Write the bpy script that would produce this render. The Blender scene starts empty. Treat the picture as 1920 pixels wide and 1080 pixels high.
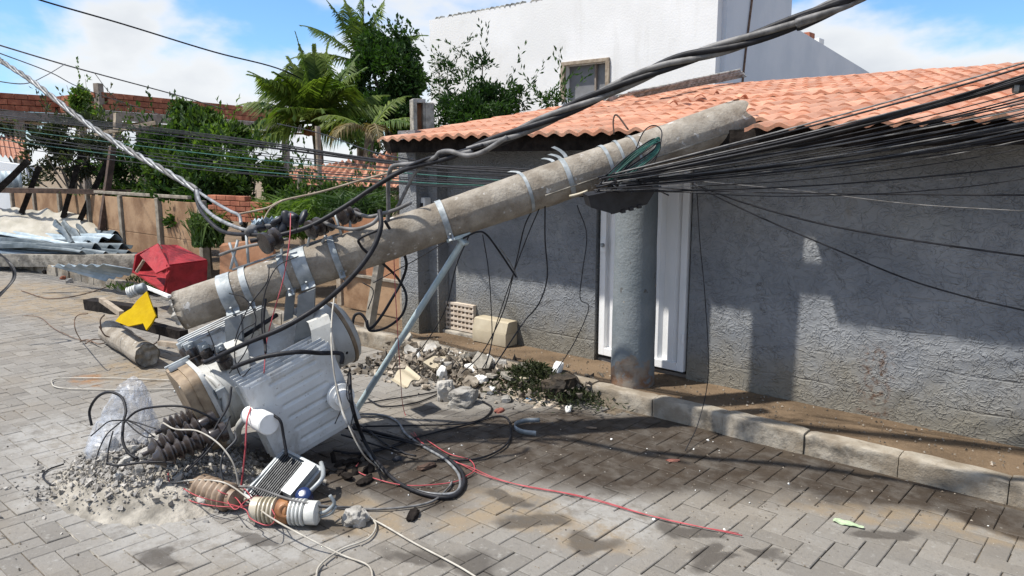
import bpy, bmesh, math, random
from mathutils import Vector, Matrix, noise
random.seed(7)
C = bpy.context.scene.collection
S = bpy.context.scene
rnd = random.random
def ru(a, b): return a + (b - a) * random.random()

# ------------------------------------------------------------------ camera
CAM_H, FOC = 1.65, 1430.0
PITCH, HEAD = math.radians(9.33), math.radians(41.3)
cam_d = bpy.data.cameras.new("camera")
cam_d.sensor_width = 36.0
cam_d.lens = 36.0 * FOC / 1920.0
cam_d.clip_start, cam_d.clip_end = 0.05, 2000.0
cam = bpy.data.objects.new("camera", cam_d)
cam.location = (0, 0, CAM_H)
cam.rotation_euler = (math.radians(90) - PITCH, 0, HEAD)
C.objects.link(cam)
S.camera = cam

# ------------------------------------------------------------------ light
LIGHT = Vector((0.77, 1.0, -2.15)).normalized()      # the way sunlight travels
SUN_EL = math.asin(-LIGHT.z)
SUN_AZ = math.atan2(-LIGHT.x, -LIGHT.y)
sun_d = bpy.data.lights.new("sun", 'SUN')
sun_d.energy = 3.9
sun_d.angle = math.radians(1.3)
sun_d.color = (1.0, 0.955, 0.88)
sun = bpy.data.objects.new("sun", sun_d)
sun.rotation_euler = LIGHT.to_track_quat('-Z', 'Y').to_euler()
C.objects.link(sun)

world = bpy.data.worlds.new("World")
S.world = world
world.use_nodes = True
wn, wl = world.node_tree.nodes, world.node_tree.links
wn.clear()
wo = wn.new('ShaderNodeOutputWorld')
bg = wn.new('ShaderNodeBackground')
sky = wn.new('ShaderNodeTexSky')
sky.sky_type = 'NISHITA'
sky.sun_disc = False
sky.sun_elevation = SUN_EL
sky.sun_rotation = SUN_AZ
sky.air_density, sky.dust_density, sky.ozone_density = 1.0, 0.6, 1.5
SKY_STRENGTH = 0.118
bg.inputs['Strength'].default_value = SKY_STRENGTH
tc = wn.new('ShaderNodeTexCoord')
sep = wn.new('ShaderNodeSeparateXYZ'); wl.new(tc.outputs['Generated'], sep.inputs[0])
def wmath(op, a, b=None, c=None):
    n = wn.new('ShaderNodeMath'); n.operation = op
    for i, v in enumerate((a, b, c)):
        if v is None: continue
        if isinstance(v, (int, float)): n.inputs[i].default_value = v
        else: wl.new(v, n.inputs[i])
    return n.outputs[0]
zc = wmath('MULTIPLY', sep.outputs['Z'], 2.1)
cmb = wn.new('ShaderNodeCombineXYZ'); wl.new(sep.outputs['X'], cmb.inputs[0]); wl.new(sep.outputs['Y'], cmb.inputs[1]); wl.new(zc, cmb.inputs[2])
CLOUD_OFFSET = (7.1, 0.6, 1.8)
mp = wn.new('ShaderNodeMapping'); wl.new(cmb.outputs[0], mp.inputs[0]); mp.inputs['Location'].default_value = CLOUD_OFFSET
nz = wn.new('ShaderNodeTexNoise'); wl.new(mp.outputs[0], nz.inputs['Vector'])
nz.inputs['Scale'].default_value = 3.3; nz.inputs['Detail'].default_value = 8; nz.inputs['Roughness'].default_value = 0.52; nz.inputs['Distortion'].default_value = 0.15
cr = wn.new('ShaderNodeValToRGB'); lowz = wmath('MULTIPLY', wmath('MAXIMUM', wmath('SUBTRACT', 1.0, wmath('MULTIPLY', wmath('ABSOLUTE', sep.outputs['Z']), 5.0)), 0.0), 0.075)
cf = wmath('ADD', nz.outputs['Fac'], lowz)
wl.new(cf, cr.inputs[0])
cr.color_ramp.elements[0].position = 0.43; cr.color_ramp.elements[0].color = (0, 0, 0, 1)
cr.color_ramp.elements[1].position = 0.57; cr.color_ramp.elements[1].color = (1, 1, 1, 1)
cr.color_ramp.interpolation = 'EASE'
cr2 = wn.new('ShaderNodeValToRGB'); wl.new(nz.outputs['Fac'], cr2.inputs[0])
cr2.color_ramp.elements[0].position = 0.5; cr2.color_ramp.elements[0].color = (5.0, 5.15, 5.3, 1)
cr2.color_ramp.elements[1].position = 0.70; cr2.color_ramp.elements[1].color = (3.5, 3.75, 4.1, 1)
tint = wn.new('ShaderNodeMix'); tint.data_type = 'RGBA'; tint.blend_type = 'MULTIPLY'; tint.inputs['Factor'].default_value = 1
wl.new(sky.outputs[0], tint.inputs['A']); tint.inputs['B'].default_value = (0.56, 0.80, 1.08, 1)
mixc = wn.new('ShaderNodeMix'); mixc.data_type = 'RGBA'
wl.new(cr.outputs[0], mixc.inputs['Factor']); wl.new(tint.outputs['Result'], mixc.inputs['A']); wl.new(cr2.outputs[0], mixc.inputs['B'])
wl.new(mixc.outputs['Result'], bg.inputs['Color']); wl.new(bg.outputs[0], wo.inputs[0])

vs = S.view_settings
vs.view_transform = 'Standard'; vs.look = 'None'; vs.gamma = 1.0; vs.use_curve_mapping = False
vs.exposure = 0.66

# ------------------------------------------------------------------ picture -> place
cp, sp = math.cos(PITCH), math.sin(PITCH)
Fv = Vector((-math.sin(HEAD), math.cos(HEAD), 0)); Rv = Vector((math.cos(HEAD), math.sin(HEAD), 0)); O = Vector((0, 0, CAM_H))
def c2w(r, d, f):                        # camera right / down / forward -> world direction
    return Rv * r + Fv * (f * cp - d * sp) - Vector((0, 0, f * sp + d * cp))
def ray(px, py): return c2w(px - 960, py - 540, FOC)
def D(px, py, z): return O + ray(px, py) * (z / FOC)
def G(px, py, z=0.0):
    r = ray(px, py); return O + r * ((z - CAM_H) / r.z)
def Yp(px, py, y):
    r = ray(px, py); return O + r * (y / r.y)
def proj(p):
    q = Vector(p) - O; r = q.dot(Rv); f = q.dot(Fv); d = -q.z
    z = f * cp + d * sp
    return (960 + FOC * r / z, 540 + FOC * (-f * sp + d * cp) / z, z)
def PT(t):
    if len(t) == 3: return D(*t)
    if t[2] == 'g': return G(t[0], t[1], t[3])
    return Yp(t[0], t[1], t[3])

# ------------------------------------------------------------------ materials
def nodes_of(m):
    m.use_nodes = True
    return m.node_tree.nodes, m.node_tree.links
class NG:
    def __init__(s, name):
        s.m = bpy.data.materials.new(name); s.n, s.l = nodes_of(s.m)
        s.b = s.n['Principled BSDF']; s.g = s.n.new('ShaderNodeNewGeometry'); s.pos = s.g.outputs['Position']
    def link(s, a, b): s.l.new(a, b)
    def noise(s, scale, detail=4, rough=0.55, vec=None, dist=0.0):
        n = s.n.new('ShaderNodeTexNoise'); s.l.new(vec or s.pos, n.inputs['Vector'])
        n.inputs['Scale'].default_value = scale; n.inputs['Detail'].default_value = detail
        n.inputs['Roughness'].default_value = rough; n.inputs['Distortion'].default_value = dist
        return n.outputs['Fac']
    def vor(s, scale, feature='F1', vec=None):
        n = s.n.new('ShaderNodeTexVoronoi'); n.feature = feature; s.l.new(vec or s.pos, n.inputs['Vector']); n.inputs['Scale'].default_value = scale
        return n.outputs['Distance']
    def math(s, op, a, b=None, c=None, clamp=False):
        n = s.n.new('ShaderNodeMath'); n.operation = op; n.use_clamp = clamp
        for i, v in enumerate((a, b, c)):
            if v is None: continue
            if isinstance(v, (int, float)): n.inputs[i].default_value = v
            else: s.l.new(v, n.inputs[i])
        return n.outputs[0]
    def ramp(s, v, a, b):
        n = s.n.new('ShaderNodeMapRange'); n.interpolation_type = 'SMOOTHSTEP'; s.l.new(v, n.inputs['Value'])
        n.inputs['From Min'].default_value = a; n.inputs['From Max'].default_value = b
        return n.outputs['Result']
    def mix(s, fac, a, b, mode='MIX'):
        n = s.n.new('ShaderNodeMix'); n.data_type = 'RGBA'; n.blend_type = mode
        for k, v in (('Factor', fac), ('A', a), ('B', b)):
            if isinstance(v, (int, float)): n.inputs[k].default_value = v
            elif isinstance(v, tuple): n.inputs[k].default_value = (*v, 1)
            else: s.l.new(v, n.inputs[k])
        return n.outputs['Result']
    def mapping(s, scale=(1, 1, 1), loc=(0, 0, 0), rot=(0, 0, 0), vec=None):
        n = s.n.new('ShaderNodeMapping'); s.l.new(vec or s.pos, n.inputs[0])
        n.inputs['Scale'].default_value = scale; n.inputs['Location'].default_value = loc; n.inputs['Rotation'].default_value = rot
        return n.outputs[0]
    def blob(s, cx, cy, rx, ry, rot=0, vec=None, soft=0.35):
        n = s.n.new('ShaderNodeMapping'); n.vector_type = 'TEXTURE'; s.l.new(vec or s.pos, n.inputs[0])
        n.inputs['Location'].default_value = (cx, cy, 0); n.inputs['Rotation'].default_value = (0, 0, rot); n.inputs['Scale'].default_value = (rx, ry, 60)
        v = s.n.new('ShaderNodeVectorMath'); v.operation = 'LENGTH'; s.l.new(n.outputs[0], v.inputs[0])
        return s.ramp(v.outputs['Value'], 1.0 + soft, 1.0 - soft)
    def bump(s, h, dist=0.01, strength=1.0, prev=None):
        n = s.n.new('ShaderNodeBump'); n.inputs['Distance'].default_value = dist; n.inputs['Strength'].default_value = strength
        s.l.new(h, n.inputs['Height'])
        if prev is not None: s.l.new(prev, n.inputs['Normal'])
        return n.outputs[0]
    def rand(s):
        o = s.n.new('ShaderNodeObjectInfo')
        return s.math('FRACT', s.math('ADD', o.outputs['Random'], s.g.outputs['Random Per Island']))
    def done(s, col, rough=0.8, normal=None, metal=0.0, spec=0.35):
        for k, v in (('Base Color', col), ('Roughness', rough), ('Metallic', metal), ('Specular IOR Level', spec)):
            if isinstance(v, tuple): s.b.inputs[k].default_value = (*v, 1)
            elif isinstance(v, (int, float)): s.b.inputs[k].default_value = v
            else: s.l.new(v, s.b.inputs[k])
        if normal is not None: s.l.new(normal, s.b.inputs['Normal'])
        return s.m
def simple(name, a, b, scale=9, rough=0.75, bump=0.003, bscale=60, metal=0.0, spec=0.35, rnd_amt=0.0, lo=0.35, hi=0.65):
    g = NG(name)
    f = g.ramp(g.noise(scale, 6), lo, hi)
    col = g.mix(f, a, b)
    if rnd_amt:
        r = g.rand()
        col = g.mix(rnd_amt, col, g.mix(r, (0.25, 0.25, 0.25), (1.6, 1.6, 1.6)), 'MULTIPLY') if False else g.mix(1.0, col, g.mix(r, (1 - rnd_amt,) * 3, (1 + rnd_amt,) * 3), 'MULTIPLY')
    rg = g.math('ADD', g.math('MULTIPLY', g.noise(scale * 3, 3), 0.25), rough - 0.125)
    nm = g.bump(g.noise(bscale, 5), bump) if bump else None
    return g.done(col, rg, nm, metal, spec)
def leafmat(name, a, b, trans=0.3):
    g = NG(name)
    r = g.rand(); f = g.ramp(g.noise(1.6, 3), 0.35, 0.65)
    col = g.mix(f, a, b)
    col = g.mix(1.0, col, g.mix(r, (0.55, 0.6, 0.55), (1.5, 1.4, 1.3)), 'MULTIPLY')
    g.done(col, 0.58, None, 0.0, 0.22)
    t = g.n.new('ShaderNodeBsdfTranslucent'); g.link(g.mix(1.0, col, (1.3, 1.5, 0.6), 'MULTIPLY'), t.inputs[0])
    ms = g.n.new('ShaderNodeMixShader'); ms.inputs[0].default_value = trans
    g.link(g.b.outputs[0], ms.inputs[1]); g.link(t.outputs[0], ms.inputs[2])
    g.link(ms.outputs[0], g.n['Material Output'].inputs[0])
    return g.m

# --- street surface: pavers with stains of their own, pole and cable shade painted into the wet band
def street_mat(name, joints=False):
    g = NG(name)
    wob = g.n.new('ShaderNodeVectorMath'); wob.operation = 'ADD'
    nn = g.n.new('ShaderNodeTexNoise'); g.link(g.pos, nn.inputs['Vector']); nn.inputs['Scale'].default_value = 2.6; nn.inputs['Detail'].default_value = 5
    sc = g.n.new('ShaderNodeVectorMath'); sc.operation = 'MULTIPLY_ADD'; g.link(nn.outputs['Color'], sc.inputs[0]); sc.inputs[1].default_value = (.5, .5, 0); sc.inputs[2].default_value = (-.25, -.25, 0)
    g.link(g.pos, wob.inputs[0]); g.link(sc.outputs[0], wob.inputs[1]); wp = wob.outputs[0]
    r = g.rand()
    base = g.mix(r, (0.175, 0.162, 0.144), (0.25, 0.234, 0.21))
    base = g.mix(g.math('MULTIPLY', g.ramp(g.noise(1.1, 4), .45, .7), .45), base, (0.235, 0.20, 0.155))
    base = g.mix(g.math('MULTIPLY', g.ramp(g.noise(38, 6, .7), .5, .72), .5), base, (0.12, 0.11, 0.10))
    base = g.mix(g.math('MULTIPLY', g.ramp(g.noise(23, 6, .65, g.mapping((1, 1, 1), (4, 9, 2))), .56, .7), .55), base, (0.34, 0.33, 0.305))
    if joints: base = g.mix(g.ramp(g.noise(30, 5), .4, .65), (0.17, 0.135, 0.095), (0.075, 0.062, 0.048))
    def blobs(lst, soft=.35):
        out = None
        for (px, py, rx, ry, rot) in lst:
            p = G(px, py)
            v = g.blob(p.x, p.y, rx, ry, rot, wp, soft)
            out = v if out is None else g.math('MAXIMUM', out, v)
        return out
    sand = blobs([(930, 960, .34, .2, .9), (1750, 985, .7, .13, .25), (90, 560, 2.2, .7, .1), (300, 690, .5, .5, 0), (1640, 965, .35, .12, .2), (640, 970, .3, .2, 0), (1080, 1000, .3, .15, .4)])
    base = g.mix(g.math('MULTIPLY', sand, g.math('ADD', g.math('MULTIPLY', g.ramp(g.noise(7, 6, .7), .35, .62), .75), .1)), base, (0.26, 0.20, 0.13))
    dust = blobs([(180, 900, .55, .35, .2), (300, 960, .55, .3, 0), (480, 1000, .5, .18, .2), (130, 820, .5, .3, 0), (1130, 960, .3, .2, 0)])
    base = g.mix(g.math('MULTIPLY', dust, g.math('MULTIPLY', g.ramp(g.noise(12, 6, .7), .35, .6), .75)), base, (0.33, 0.32, 0.30))
    rust = blobs([(165, 716, .22, .07, 0)])
    base = g.mix(g.math('MULTIPLY', rust, g.ramp(g.noise(9, 4), .4, .6)), base, (0.25, 0.15, 0.085))
    wet = blobs([(1250, 845, 1.0, .5, .38), (1480, 880, .9, .33, .25), (960, 830, .6, .5, .35), (780, 900, .4, .3, .2), (1330, 830, 1.0, .42, .38), (1080, 815, .75, .42, .35), (1600, 890, .8, .28, .2), (850, 850, .5, .38, .5), (700, 880, .45, .28, .2), (1800, 950, .6, .17, .15), (560, 880, .55, .4, .2), (1960, 1000, .5, .12, .1), (1150, 880, .6, .3, .5), (1700, 930, .8, .2, .2)], .38)  # wet stain and cast shade of pole and cables, coloured as one
    dk = blobs([(800, 768, .25, .07, .2), (1340, 1060, .12, .05, 1.2), (1310, 1035, .05, .12, .4), (1430, 1030, .09, .04, .3), (1000, 985, .14, .08, .5), (880, 1060, .16, .09, .3), (1660, 1010, .13, .06, .8), (1290, 985, .15, .06, .5), (320, 1040, .12, .05, .2), (480, 1005, .1, .04, 0), (950, 940, .1, .05, 0), (1120, 1015, .12, .07, .9), (760, 1050, .14, .05, .3), (615, 985, .16, .06, 0)], .3)
    wet_shade_f = g.math('MULTIPLY', wet, g.math('ADD', g.math('MULTIPLY', g.ramp(g.noise(9, 6, .65), .28, .62), .3), .7))
    wet_shade_col = g.mix(g.noise(3.5, 5), (0.028, 0.022, 0.017), (0.066, 0.048, 0.033))
    col = g.mix(wet_shade_f, base, wet_shade_col)
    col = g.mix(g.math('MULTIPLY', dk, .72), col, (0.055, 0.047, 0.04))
    specks = g.ramp(g.noise(60, 3, .6, g.mapping((1, 1, 1), (2, 3, 5))), .69, .74)
    col = g.mix(g.math('MULTIPLY', specks, .65), col, (0.5, 0.49, 0.46))
    spk2 = g.ramp(g.noise(42, 3, .6, g.mapping((1, 1, 1), (12, 3, 5))), .68, .73)
    col = g.mix(g.math('MULTIPLY', spk2, .6), col, (0.05, 0.045, 0.04))
    rough = g.math('SUBTRACT', .9, g.math('MULTIPLY', wet_shade_f, g.math('MULTIPLY', g.ramp(g.noise(5, 4), .42, .6), .35)))
    nm = g.bump(g.noise(110, 6, .7), .004, .9)
    nm = g.bump(g.noise(18, 5, .6), .006, .6, nm)
    return g.done(col, rough, nm, 0, .3)
M = {}
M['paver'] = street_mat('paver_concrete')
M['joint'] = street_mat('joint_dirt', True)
def wall_mat():
    g = NG('grey_painted_roughcast')
    sx = g.n.new('ShaderNodeSeparateXYZ'); g.link(g.pos, sx.inputs[0])
    col = g.mix(g.ramp(g.noise(2.2, 5), .35, .65), (0.208, 0.217, 0.23), (0.265, 0.274, 0.284))
    col = g.mix(g.math('MULTIPLY', g.ramp(g.noise(14, 5, .7), .52, .72), .35), col, (0.33, 0.335, 0.335))
    col = g.mix(g.math('MULTIPLY', g.ramp(g.noise(.9, 4, .6, g.mapping((1, 1, 2.2), (2, 4, 1))), .45, .60), .5), col, (0.155, 0.17, 0.19))
    col = g.mix(g.math('MULTIPLY', g.ramp(g.noise(1.6, 5, .65, g.mapping((1, 1, 1), (8, 1, 3))), .54, .66), .5), col, (0.29, 0.295, 0.29))
    ck = g.noise(1.5, 6, .55, g.mapping((1, 1, 1.6), (3, 9, 6)), .6)
    col = g.mix(g.math('MULTIPLY', g.ramp(g.math('ABSOLUTE', g.math('SUBTRACT', ck, .5)), .0035, .0005), .55), col, (.07, .07, .07))
    low = g.ramp(g.math('ADD', sx.outputs['Z'], g.math('MULTIPLY', g.noise(4, 5, .65), -.6)), .34, -.16)
    col = g.mix(g.math('MULTIPLY', low, .85), col, (0.19, 0.17, 0.13))
    st = g.ramp(g.noise(3.1, 4, .6, g.mapping((1, 1, .35), (5, 0, 2))), .66, .76)
    col = g.mix(g.math('MULTIPLY', st, .45), col, (0.19, 0.165, 0.12))
    p = Yp(1645, 660, 4.8)
    rs = g.math('MULTIPLY', g.blob(p.x, p.y, .09, 5, 0, None, .5), g.ramp(sx.outputs['Z'], .62, .5))
    col = g.mix(g.math('MULTIPLY', rs, g.ramp(g.noise(25, 5), .45, .7)), col, (0.12, 0.07, 0.045))
    # trowelled flicks of mortar: short sharp ridges over lumps, faint block courses under them
    n1 = g.noise(19, 2, .5, None, .9); n2 = g.noise(12, 3, .5, g.mapping((1, 1, 1.4), (7, 3, 1)), 1.0)
    r1_ = g.ramp(g.math('ABSOLUTE', g.math('SUBTRACT', n1, .5)), .07, .0); r2_ = g.ramp(g.math('ABSOLUTE', g.math('SUBTRACT', n2, .5)), .06, .0)
    lump = g.noise(7, 5, .6)
    left = g.ramp(sx.outputs['X'], -3.7, -4.2)
    rough = g.noise(60, 4, .65)
    hgt = g.math('ADD', g.math('MULTIPLY', r1_, g.ramp(g.noise(11, 3), .40, .62)), g.math('MULTIPLY', r2_, .6))
    hgt = g.math('ADD', g.math('MULTIPLY', hgt, .5), g.math('MULTIPLY', lump, .8))
    hgt = g.math('ADD', hgt, g.math('MULTIPLY', rough, g.math('ADD', g.math('MULTIPLY', left, 1.6), .35)))
    wz = g.math('ADD', sx.outputs['Z'], g.math('MULTIPLY', g.noise(3, 3), .05))
    course = g.ramp(g.math('ABSOLUTE', g.math('SUBTRACT', g.math('FRACT', g.math('MULTIPLY', wz, 5.0)), .5)), .05, .0)
    hgt = g.math('SUBTRACT', hgt, g.math('MULTIPLY', course, g.math('MULTIPLY', g.ramp(g.noise(1.4, 3), .48, .62), .45)))
    nm = g.bump(hgt, .012, .9)
    nm = g.bump(g.noise(140, 4), .002, .8, nm)
    return g.done(col, .78, nm, 0, .3)
M['wall'] = wall_mat()
M['white_wall'] = simple('white_painted_render', (.86, .86, .85), (.9, .9, .9), 1.2, .85, .004, 30)
def render_mat(name, a, b, c):
    g = NG(name); sx = g.n.new('ShaderNodeSeparateXYZ'); g.link(g.pos, sx.inputs[0])
    col = g.mix(g.ramp(g.noise(.8, 5), .35, .65), a, b)
    col = g.mix(g.math('MULTIPLY', g.ramp(g.noise(2.2, 5, .65, g.mapping((1, 1, .16))), .52, .72), .35), col, c)
    col = g.mix(g.math('MULTIPLY', g.ramp(g.noise(1.1, 6, .7, g.mapping((1, 1, 1), (5, 5, 5))), .56, .7), .3), col, c)
    return g.done(col, .88, g.bump(g.noise(25, 5), .006, .8), 0, .2)
M['white_wall'] = render_mat('stained_white_render', (.70, .70, .69), (.76, .76, .755), (.52, .51, .48))
M['side_wall'] = simple('pale_blue_grey_render', (.56, .60, .64), (.64, .67, .70), 1.0, .85, .004, 30)
M['tile'] = simple('salmon_roof_tile', (.44, .17, .105), (.56, .265, .185), 3.2, .7, .003, 50, rnd_amt=.16)
def tile_mat():
    g = NG('weathered_salmon_tile'); sx = g.n.new('ShaderNodeSeparateXYZ'); g.link(g.pos, sx.inputs[0])
    col = g.mix(g.ramp(g.noise(3.2, 5), .35, .65), (.44, .20, .122), (.54, .29, .195))
    col = g.mix(1.0, col, g.mix(g.rand(), (.80, .80, .80), (1.2, 1.18, 1.15)), 'MULTIPLY')
    e = g.math('ADD', g.ramp(sx.outputs['Y'], 4.62, 4.22), g.math('MULTIPLY', g.ramp(g.noise(1.3, 4), .5, .7), .6))
    col = g.mix(g.math('MULTIPLY', e, g.math('MULTIPLY', g.ramp(g.noise(22, 6, .7), .46, .66), .6)), col, (.20, .17, .125))
    col = g.mix(g.math('MULTIPLY', g.ramp(g.noise(36, 4, .7), .63, .7), .5), col, (.12, .08, .06))
    return g.done(col, .74, g.bump(g.noise(50, 5), .003, .8), 0, .25)
M['tile'] = tile_mat()
M['old_tile'] = simple('weathered_clay_tile', (.38, .16, .10), (.5, .27, .18), 8, .85, .003, 60, rnd_amt=.25)
M['fibro'] = simple('lichened_fibre_cement', (.19, .185, .16), (.40, .395, .36), 14, .9, .006, 60)
M['concrete'] = simple('broken_concrete', (.25, .235, .21), (.43, .41, .375), 11, .9, .012, 45, rnd_amt=.2)
M['concrete_dirty'] = simple('dirty_concrete', (.17, .155, .13), (.36, .33, .28), 9, .9, .01, 45, rnd_amt=.15)
def pole_mat():
    g = NG('weathered_pole_concrete')
    ax = (D(1395, 222, 4.72) - D(310, 592, 4.25)).normalized()
    # streaks run round the pole and along it
    v = g.n.new('ShaderNodeVectorMath'); v.operation = 'DOT_PRODUCT'; g.link(g.pos, v.inputs[0]); v.inputs[1].default_value = ax
    col = g.mix(g.ramp(g.noise(7, 6, .65), .3, .7), (.19, .16, .125), (.36, .325, .275))
    cmb = g.n.new('ShaderNodeCombineXYZ'); g.link(g.math('MULTIPLY', v.outputs['Value'], 26), cmb.inputs[0])
    col = g.mix(g.math('MULTIPLY', g.ramp(g.noise(1, 4, .6, cmb.outputs[0]), .56, .68), .35), col, (.16, .125, .09))
    col = g.mix(g.math('MULTIPLY', g.ramp(g.noise(20, 6, .75), .56, .74), .6), col, (.09, .075, .06))
    col = g.mix(g.math('MULTIPLY', g.ramp(g.noise(15, 4, .6, g.mapping((1, 1, 1), (7, 2, 9))), .64, .7), .8), col, (.56, .545, .52))
    sep = g.n.new('ShaderNodeSeparateXYZ'); g.link(g.g.outputs['Normal'], sep.inputs[0])
    nm = g.bump(g.noise(70, 6, .7), .006, 1)
    nm = g.bump(g.noise(14, 5, .6), .012, .7, nm)
    return g.done(col, .88, nm, 0, .25)
M['pole'] = pole_mat()
def post_mat():
    g = NG('grey_painted_post')
    sx = g.n.new('ShaderNodeSeparateXYZ'); g.link(g.pos, sx.inputs[0])
    col = g.mix(g.ramp(g.noise(5, 5), .35, .65), (.155, .178, .19), (.195, .215, .225))
    f = g.ramp(g.math('ADD', sx.outputs['Z'], g.math('MULTIPLY', g.noise(4.5, 5, .6), -.75)), -.10, -.15)
    col = g.mix(g.math('MULTIPLY', f, g.ramp(g.noise(14, 5, .7), .3, .5)), col, g.mix(g.ramp(g.noise(9, 4), .4, .6), (.17, .095, .055), (.22, .185, .15)))
    col = g.mix(g.math('MULTIPLY', g.ramp(g.noise(13, 4, .6, g.mapping((1, 1, .6))), .68, .73), .8), col, (.08, .07, .06))
    col = g.mix(g.math('MULTIPLY', g.ramp(g.noise(8, 3, .5, g.mapping((1, 1, 1), (3, 3, 8))), .71, .73), .7), col, (.42, .33, .22))
    nm = g.bump(g.noise(55, 5, .6), .004, 1); nm = g.bump(g.noise(9, 4), .012, .6, nm)
    return g.done(col, .7, nm, 0, .35)
M['post'] = post_mat()
def kerb_mat():
    g = NG('kerb_concrete')
    sx = g.n.new('ShaderNodeSeparateXYZ'); g.link(g.pos, sx.inputs[0])
    col = g.mix(g.ramp(g.noise(6, 6), .35, .65), (.24, .20, .15), (.38, .34, .28))
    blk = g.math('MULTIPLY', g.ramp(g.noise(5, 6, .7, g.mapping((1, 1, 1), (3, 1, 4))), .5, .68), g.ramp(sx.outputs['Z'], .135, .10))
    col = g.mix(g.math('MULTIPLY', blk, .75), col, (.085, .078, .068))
    col = g.mix(g.math('MULTIPLY', g.ramp(g.noise(25, 5), .55, .75), .4), col, (.16, .12, .08))
    nm = g.bump(g.noise(60, 6, .7), .006, 1); nm = g.bump(g.noise(12, 5), .012, .7, nm)
    return g.done(col, .9, nm, 0, .25)
M['kerb'] = kerb_mat()
def dirt_mat(name, a, b, c):
    g = NG(name)
    col = g.mix(g.ramp(g.noise(3, 6, .65), .35, .65), a, b)
    col = g.mix(g.math('MULTIPLY', g.ramp(g.noise(60, 5, .7), .55, .7), .6), col, c)
    col = g.mix(g.math('MULTIPLY', g.ramp(g.noise(90, 3, .7, g.mapping((1, 1, 1), (3, 5, 1))), .64, .7), .6), col, (.045, .035, .028))
    nm = g.bump(g.noise(90, 6, .7), .008, 1); nm = g.bump(g.noise(10, 5), .02, .6, nm)
    return g.done(col, .92, nm, 0, .2)
M['dirt'] = dirt_mat('pavement_dirt', (.115, .08, .05), (.185, .13, .082), (.26, .20, .14))
M['ground'] = dirt_mat('yard_soil', (.16, .12, .08), (.24, .185, .125), (.3, .26, .2))
M['galv'] = simple('galvanised_steel', (.22, .245, .255), (.38, .405, .415), 16, .6, .001, 60, .2, .4)
M['galv_blue'] = simple('pale_blue_galvanised_tube', (.38, .48, .51), (.5, .58, .6), 12, .45, .001, 60, .25, .5)
M['bracket'] = simple('dark_grey_painted_steel', (.15, .165, .175), (.21, .225, .235), 12, .5, .001, 60, .15, .4)
M['tank'] = simple('light_grey_enamel', (.40, .415, .41), (.48, .49, .48), 9, .42, .0012, 40, 0, .5)
M['fin'] = simple('grey_radiator_enamel', (.34, .375, .40), (.40, .435, .455), 7, .42, .001, 40, 0, .5)
M['lid'] = simple('tan_stained_lid', (.19, .135, .085), (.31, .235, .155), 12, .6, .002, 50)
M['porcelain'] = simple('dark_brown_porcelain', (.022, .017, .015), (.05, .04, .036), 14, .28, 0, metal=0, spec=.6)
M['porcelain_tan'] = simple('tan_brown_insulator', (.19, .13, .085), (.30, .225, .16), 18, .5, .001, 60, spec=.5)
M['porcelain_cream'] = simple('cream_insulator', (.38, .33, .23), (.50, .45, .35), 18, .4, .001, 60, spec=.5)
M['porcelain_orange'] = simple('rust_orange_insulator', (.20, .085, .035), (.32, .15, .06), 20, .4, .001, 60, spec=.5)
M['porcelain_white'] = simple('white_insulator', (.5, .5, .47), (.66, .66, .63), 18, .45, .001, 60, spec=.5)
M['white'] = simple('white_plastic', (.72, .72, .69), (.8, .8, .78), 14, .5, .001, 50, spec=.4)
M['door'] = simple('white_enamelled_door', (.76, .77, .77), (.82, .82, .82), 3, .4, .0008, 40, spec=.5)
M['black'] = simple('black_cable_rubber', (.010, .010, .012), (.022, .022, .026), 20, .55, 0, spec=.25)
M['black_plastic'] = simple('black_plastic', (.012, .013, .017), (.022, .024, .03), 20, .45, 0, spec=.4)
M['greycable'] = simple('grey_weathered_cable', (.085, .082, .08), (.19, .185, .18), 16, .6, .001, 80, spec=.4)
M['alucable'] = simple('bare_aluminium_strand', (.13, .135, .14), (.29, .295, .30), 22, .5, .001, 80, .2, .5)
M['whitecable'] = simple('dirty_white_cable', (.34, .31, .26), (.48, .45, .39), 16, .6, 0)
M['redwire'] = simple('red_wire', (.36, .05, .06), (.46, .10, .11), 16, .5, 0)
M['greenwire'] = simple('green_wire', (.012, .06, .048), (.025, .11, .088), 16, .5, 0)
M['rustwire'] = simple('rusty_wire', (.10, .06, .04), (.2, .13, .09), 16, .8, 0)
M['rust'] = simple('rusty_dark_steel', (.05, .032, .024), (.10, .062, .045), 12, .75, .002, 60)
M['red'] = simple('red_painted_board', (.17, .010, .013), (.33, .020, .026), 7, .6, .010, 14, lo=.3, hi=.6)
M['yellow'] = simple('yellow_plastic', (.42, .27, .003), (.50, .34, .006), 7, .75, .004, 30, spec=.08)
M['timber_dark'] = simple('charred_timber', (.008, .006, .005), (.025, .02, .017), 14, .85, .006, 40, spec=.15)
M['timber'] = simple('weathered_timber', (.24, .19, .14), (.36, .30, .23), 12, .85, .004, 40)
M['panel'] = simple('brown_fence_board', (.20, .115, .062), (.34, .22, .13), 3.2, .8, .004, 25, rnd_amt=.1)
M['panel_or'] = simple('orange_fence_board', (.28, .125, .06), (.37, .19, .105), 3.2, .8, .004, 25, rnd_amt=.08)
M['fpost'] = simple('grey_fence_post', (.19, .165, .13), (.30, .265, .215), 10, .9, .004, 40)
M['zinc'] = simple('zinc_sheet', (.24, .30, .34), (.36, .42, .46), 6, .55, .001, 40, .2, .35)
M['zinc_dark'] = simple('tarnished_zinc_sheet', (.07, .09, .10), (.13, .155, .17), 6, .5, .002, 40, .25, .5)
M['tarp'] = simple('cream_tarpaulin', (.30, .275, .22), (.40, .37, .31), 4, .6, .004, 22)
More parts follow.
